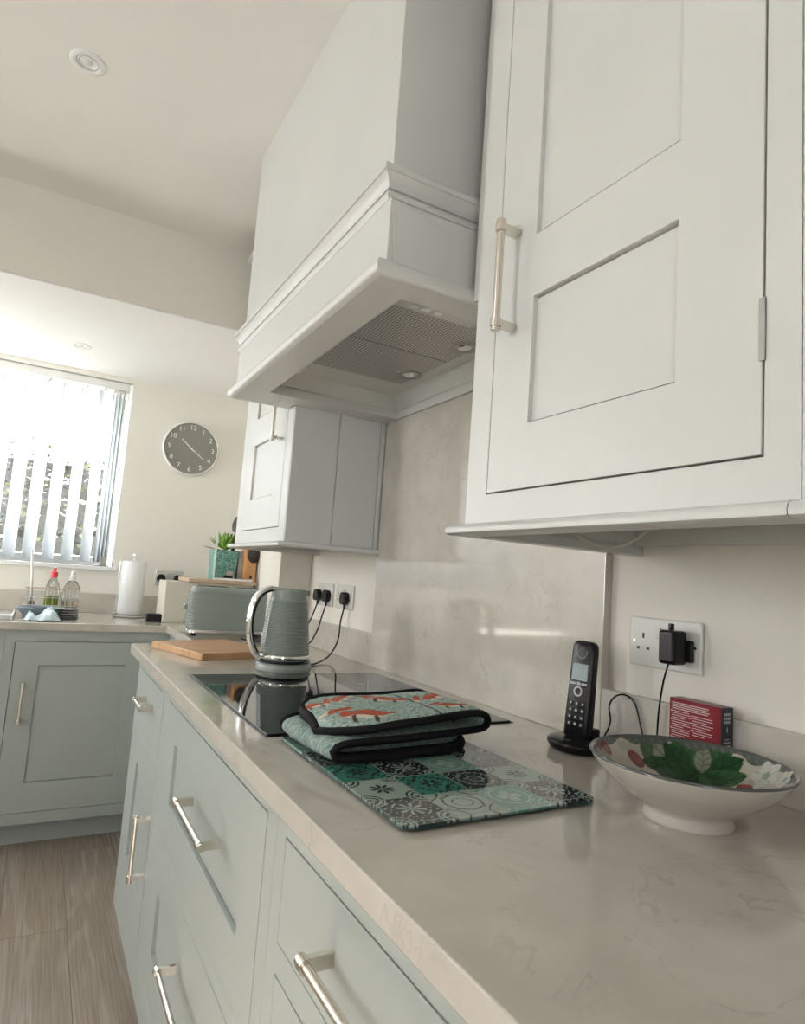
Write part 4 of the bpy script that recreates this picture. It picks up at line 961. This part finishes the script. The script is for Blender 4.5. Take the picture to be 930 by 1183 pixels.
# ------------------------------------------------------------------ paper towel and small dark box
pc = (-.552, 3.50, .91)
ht = thing('towel_holder', 'chrome stand holding the kitchen roll on the far worktop', 'towel holder', pc)
MB().lathe([(.0001, .0002), (.072, .0002), (.075, .003), (.075, .007), (.070, .011), (.0001, .012)], seg=48).build('round_base', STEEL, ht, smooth=True, auto=50, local=True)
MB().tube([(0, 0, .012), (0, 0, .300)], .005, 12).build('centre_rod', CHROME, ht, smooth=True, local=True)
MB().lathe([(.0001, .299), (.010, .301), (.013, .309), (.010, .317), (.0001, .320)], seg=24).build('finial', CHROME, ht, smooth=True, local=True)
MB().tube(smooth_path([(-.068, -.02, .010), (-.068, -.02, .14), (-.068, -.02, .27), (-.060, -.018, .278)], 4), .0025, 8).build('side_arm', CHROME, ht, smooth=True, local=True)
MB().box(-.078, -.058, -.035, -.012, .006, .020).build('foot_clip', STEEL, ht, bevel=.002, local=True)
m = MB(); m.lathe([(.020, .0125), (.056, .0125), (.058, .016), (.058, .276), (.056, .279), (.020, .279), (.020, .0125)], pc, 48); o = m.build('kitchen_roll', PAPER, smooth=True, auto=50); tag(o, 'white kitchen paper roll standing on its chrome holder', 'paper roll')
bxk = thing('black_box', 'small black box lying between kitchen roll and bread bin', 'box', (-.47, 3.26, .91))
MB().box(-.034, .034, -.03, .03, 0, .036).build('box_body', BLACKM, bxk, bevel=.004, local=True); MB().box(-.028, .028, -.024, .024, .0362, .0385).build('box_lid', BLACK, bxk, bevel=.001, local=True)

# ------------------------------------------------------------------ washing-up things
def bottle(name, label, loc, prof, capp, matb, capm, liquid=None, cat='bottle'):
    b = thing(name, label, cat, loc); MB().lathe(prof, seg=36, sy=.75).build('bottle_body', matb, b, smooth=True, auto=60, local=True)
    MB().lathe(capp, seg=28).build('cap', capm, b, smooth=True, auto=50, local=True)
    if liquid: MB().lathe(liquid[0], seg=32, sy=.73).build('liquid', liquid[1], b, smooth=True, auto=60, local=True)
    return b
bottle('dish_soap_bottle', 'clear bottle of green washing up liquid with red cap', (-.905, 3.40, .922),
       [(.0001, 0), (.026, 0), (.029, .005), (.029, .10), (.026, .135), (.016, .158), (.012, .165), (.0001, .165)], [(.0001, .165), (.015, .165), (.016, .170), (.016, .190), (.008, .196), (.007, .212), (.0001, .213)], CLEAR, RED,
       ([(.0001, .002), (.0255, .002), (.0272, .006), (.0272, .082), (.0001, .082)], LIQ))
b2 = bottle('soap_dispenser', 'clear round shouldered soap dispenser with white top', (-.825, 3.42, .922),
       [(.0001, 0), (.033, 0), (.036, .005), (.036, .10), (.033, .128), (.022, .148), (.013, .155), (.0001, .155)], [(.0001, .155), (.014, .155), (.014, .176), (.009, .180), (.009, .198), (.0001, .199)], CLEAR, WHITEM,
       ([(.0001, .002), (.0325, .002), (.0342, .006), (.0342, .060), (.0001, .060)], mat('clear_soap', (.75, .66, .58), .1, trans=.7, ior=1.33)), 'soap dispenser')
wd = thing('wire_caddy', 'low chrome wire caddy behind the slate dish', 'caddy', (-.90, 3.42, .91))
MB().box(-.115, .115, -.055, .055, .0002, .0115).build('tray', SLATE, wd, bevel=.004, local=True)
for z in (.05, .085, .125): 
    p = [(x, y, z) for x, y in rr(.112, .052, .012, 4)]; MB().tube(p + [p[0]], .0018, 6).build('wire_ring', mat('copper_wire', (.45, .33, .27), .3, 1) if z == .125 else STEEL, wd, smooth=True, local=True)
m = MB()
for i, (x, y) in enumerate([(x, y) for x in np.linspace(-.105, .105, 9) for y in (-.052, .052)]): m.tube([(x, y, .010), (x, y, .125)], .0013, 6)
m.build('uprights', STEEL, wd, local=True)
br_ = thing('washing_up_brush', 'white handled washing up brush leaning in the wire caddy', 'brush', (-.985, 3.40, .922))
MB().tube([(.0, .0, .05), (-.008, .0, .16), (-.022, 0, .285)], .006, 10, .0045).build('brush_handle', WHITEM, br_, smooth=True, local=True)
MB().tube([(.004, 0, .002), (.0, 0, .055)], .019, 14, .012).build('bristles', mat('dark_bristles', (.09, .07, .06), .8), br_, smooth=True, local=True)
ds = thing('slate_dish', 'shallow slate blue dish on the far worktop before the wire caddy', 'dish', (-.945, 3.270, .91))
MB().lathe([(.0001, .0002), (.040, .0002), (.060, .010), (.082, .030), (.090, .046), (.092, .048), (.090, .0495), (.086, .046), (.074, .028), (.050, .012), (.0001, .008)], seg=48).build('dish_body', SLATE, ds, smooth=True, auto=60, local=True)
sp = thing('dish_scourer', 'dark scouring sponge resting in the slate dish', 'sponge', (-.94, 3.262, .9186)); MB().box(-.035, .035, -.025, .025, 0, .034).build('sponge_body', mat('dark_sponge', (.10, .12, .12), .9), sp, bevel=.006, local=True); MB().box(-.035, .035, -.025, .025, .0342, .040).build('scouring_face', mat('scourer', (.05, .07, .08), .95), sp, bevel=.002, local=True)
for i in range(4):
    m = MB().lathe([(.0001, 0), (.028, 0), (.040, .004), (.046, .009), (.047, .0105), (.045, .0112), (.038, .0065), (.0001, .004)], (-.838, 3.275, .9102 + i * .0115), 40); o = m.build('saucer', mat('stone_glaze', (.16, .155, .14), .3) if i == 0 else bpy.data.materials['stone_glaze'], smooth=True, auto=60)
    tag(o, ['lowest saucer of the grey stack next to the slate dish', 'second saucer up in the grey stack next to the slate dish', 'third saucer up in the grey stack next to the slate dish', 'topmost saucer of the grey stack next to the slate dish'][i], 'saucer', 'stacked grey saucers')
# crumpled cloth
m = MB(); nx, ny = 34, 22; ph_ = rng.rand(6) * 6
for j in range(ny):
    for i in range(nx):
        u, v = i / (nx - 1), j / (ny - 1); x = -.9965 + .125 * u + .008 * math.sin(v * 6); y = 3.098 + .062 * v + .008 * math.sin(u * 7)
        hgt = .046 * max(0, 1 - abs(u - .72) / .30) * (.5 + .5 * v) + .026 * max(0, 1 - abs(u - .14) / .10) * (.4 + v * .6) + .010 * abs(math.sin(u * 13 + v * 7)) + .008 * abs(math.sin(v * 11 + u * 9 + 2))
        ed = min(u, 1 - u, v) * 6; m.v.append((x, y, .9115 + max(0.001, hgt * min(1, ed + .15))))
for j in range(ny - 1):
    for i in range(nx - 1): a_ = j * nx + i; m.f.append((a_, a_ + 1, a_ + nx + 1, a_ + nx)); m.m.append(0)
o = m.build('dish_cloth', CLOTH, smooth=True, merge=False); s_ = o.modifiers.new('thick', 'SOLIDIFY'); s_.thickness = .0015; s_.offset = 1
tag(o, 'crumpled pale blue dish cloth in front of the slate dish', 'cloth')
sk = thing('sink_drainer', 'stainless steel sink drainer edge at the photo margin', 'sink', (-1.20, 3.30, .91))
MB().box(-.13, .16, -.185, .19, .0002, .0035).build('drainer_plate', STEEL, sk, bevel=.001, local=True)
MB().box(-.12, .15, -.18, -.17, .0036, .022).box(.15, .16, -.185, .19, .0036, .022).build('raised_rim', STEEL, sk, bevel=.003, local=True)

# ------------------------------------------------------------------ vertical blinds
vb = thing('vertical_blind', 'white vertical slat blind hanging open across the window', 'blind', (-1.44, YW + .05, WZ0))
MB().box(WX0 + .01, WX1 - .01, YW + .025, YW + .065, WZ1 - .045, WZ1 - .004).build('headrail', WHITEM, vb, bevel=.003)
def slat(x, ang):
    m = MB(); w = .0445; ca, sa = math.cos(ang), math.sin(ang); z0, z1 = WZ0 + .018, WZ1 - .062
    n = 6
    for k_ in range(n):
        a0, a1 = -w + 2 * w * k_ / n, -w + 2 * w * (k_ + 1) / n; b0, b1 = .006 * (1 - (a0 / w) ** 2), .006 * (1 - (a1 / w) ** 2)
        m.quad((x + a0 * ca - b0 * sa, YW + .045 + a0 * sa + b0 * ca, z0), (x + a1 * ca - b1 * sa, YW + .045 + a1 * sa + b1 * ca, z0), (x + a1 * ca - b1 * sa, YW + .045 + a1 * sa + b1 * ca, z1), (x + a0 * ca - b0 * sa, YW + .045 + a0 * sa + b0 * ca, z1))
    o = m.build('slat', SLAT, vb, smooth=True)
    sd = o.modifiers.new('thick', 'SOLIDIFY'); sd.thickness = .0008
    MB().box(x - .006, x + .006, YW + .042, YW + .048, z1, z1 + .018).build('hanger', WHITEM, o)
for i in range(17): slat(-.768 - i * .0865, math.radians(52))
for i in range(4): slat(-.668 - i * .017, math.radians(74))
MB().tube([(-.672, YW + .02, WZ0 + .05), (-.672, YW + .02, WZ1 - .04)], .0015, 6).build('pull_cord', WHITEM, vb)
MB().box(-.70, -.665, YW + .010, YW + .022, WZ0 + .002, WZ0 + .045).build('cord_weight', STEEL, vb, bevel=.003)

# ------------------------------------------------------------------ cable under the right wall cabinet
tag(MB().tube(smooth_path([(-.235, .785, 1.3060), (-.225, .775, 1.292), (-.20, .765, 1.276), (-.165, .755, 1.266), (-.14, .74, 1.270), (-.12, .72, 1.286), (-.11, .70, 1.3060)], 8), .0032, 8).build('light_cable', CORD, smooth=True), 'pale cable looping beneath the right wall cabinet', 'cable')

# ------------------------------------------------------------------ outside
struct(MB().box(-8, 6, 4.0, 30, -.4, -.3).build('ground', mat('patio_stone', (.75, .74, .70), .8)))
def hedge():
    m = MB(); r = random.Random(3)
    for i in range(15000):
        x = r.uniform(-6.5, 1.5); y = r.uniform(6.3, 7.0); top = 2.22 + .10 * math.sin(x * 3) + .05 * math.sin(x * 11); z = r.uniform(-.2, top)
        a = r.uniform(0, 2 * PI); e_ = r.uniform(-1, 1); s_ = r.uniform(.04, .09); d = Vector((math.cos(a) * math.cos(e_), math.sin(a) * math.cos(e_), math.sin(e_))); q = d.cross(Vector((0, 0, 1))).normalized() * s_ * .5; p = Vector((x, y, z))
        m.quad(tuple(p), tuple(p + d * s_ * .5 + q), tuple(p + d * s_), tuple(p + d * s_ * .5 - q))
    m.cur = 1; m.box(-6.5, 1.6, 6.75, 6.95, -.3, 2.05)  # dark core box added so gaps between leaves show no bright sky
    return m.build('garden_hedge', [HEDGE, mat('hedge_dark_core', (.004, .004, .003), .9)], merge=False)
tag(hedge(), 'leafy green garden hedge seen through the window blind', 'hedge', kind='stuff')
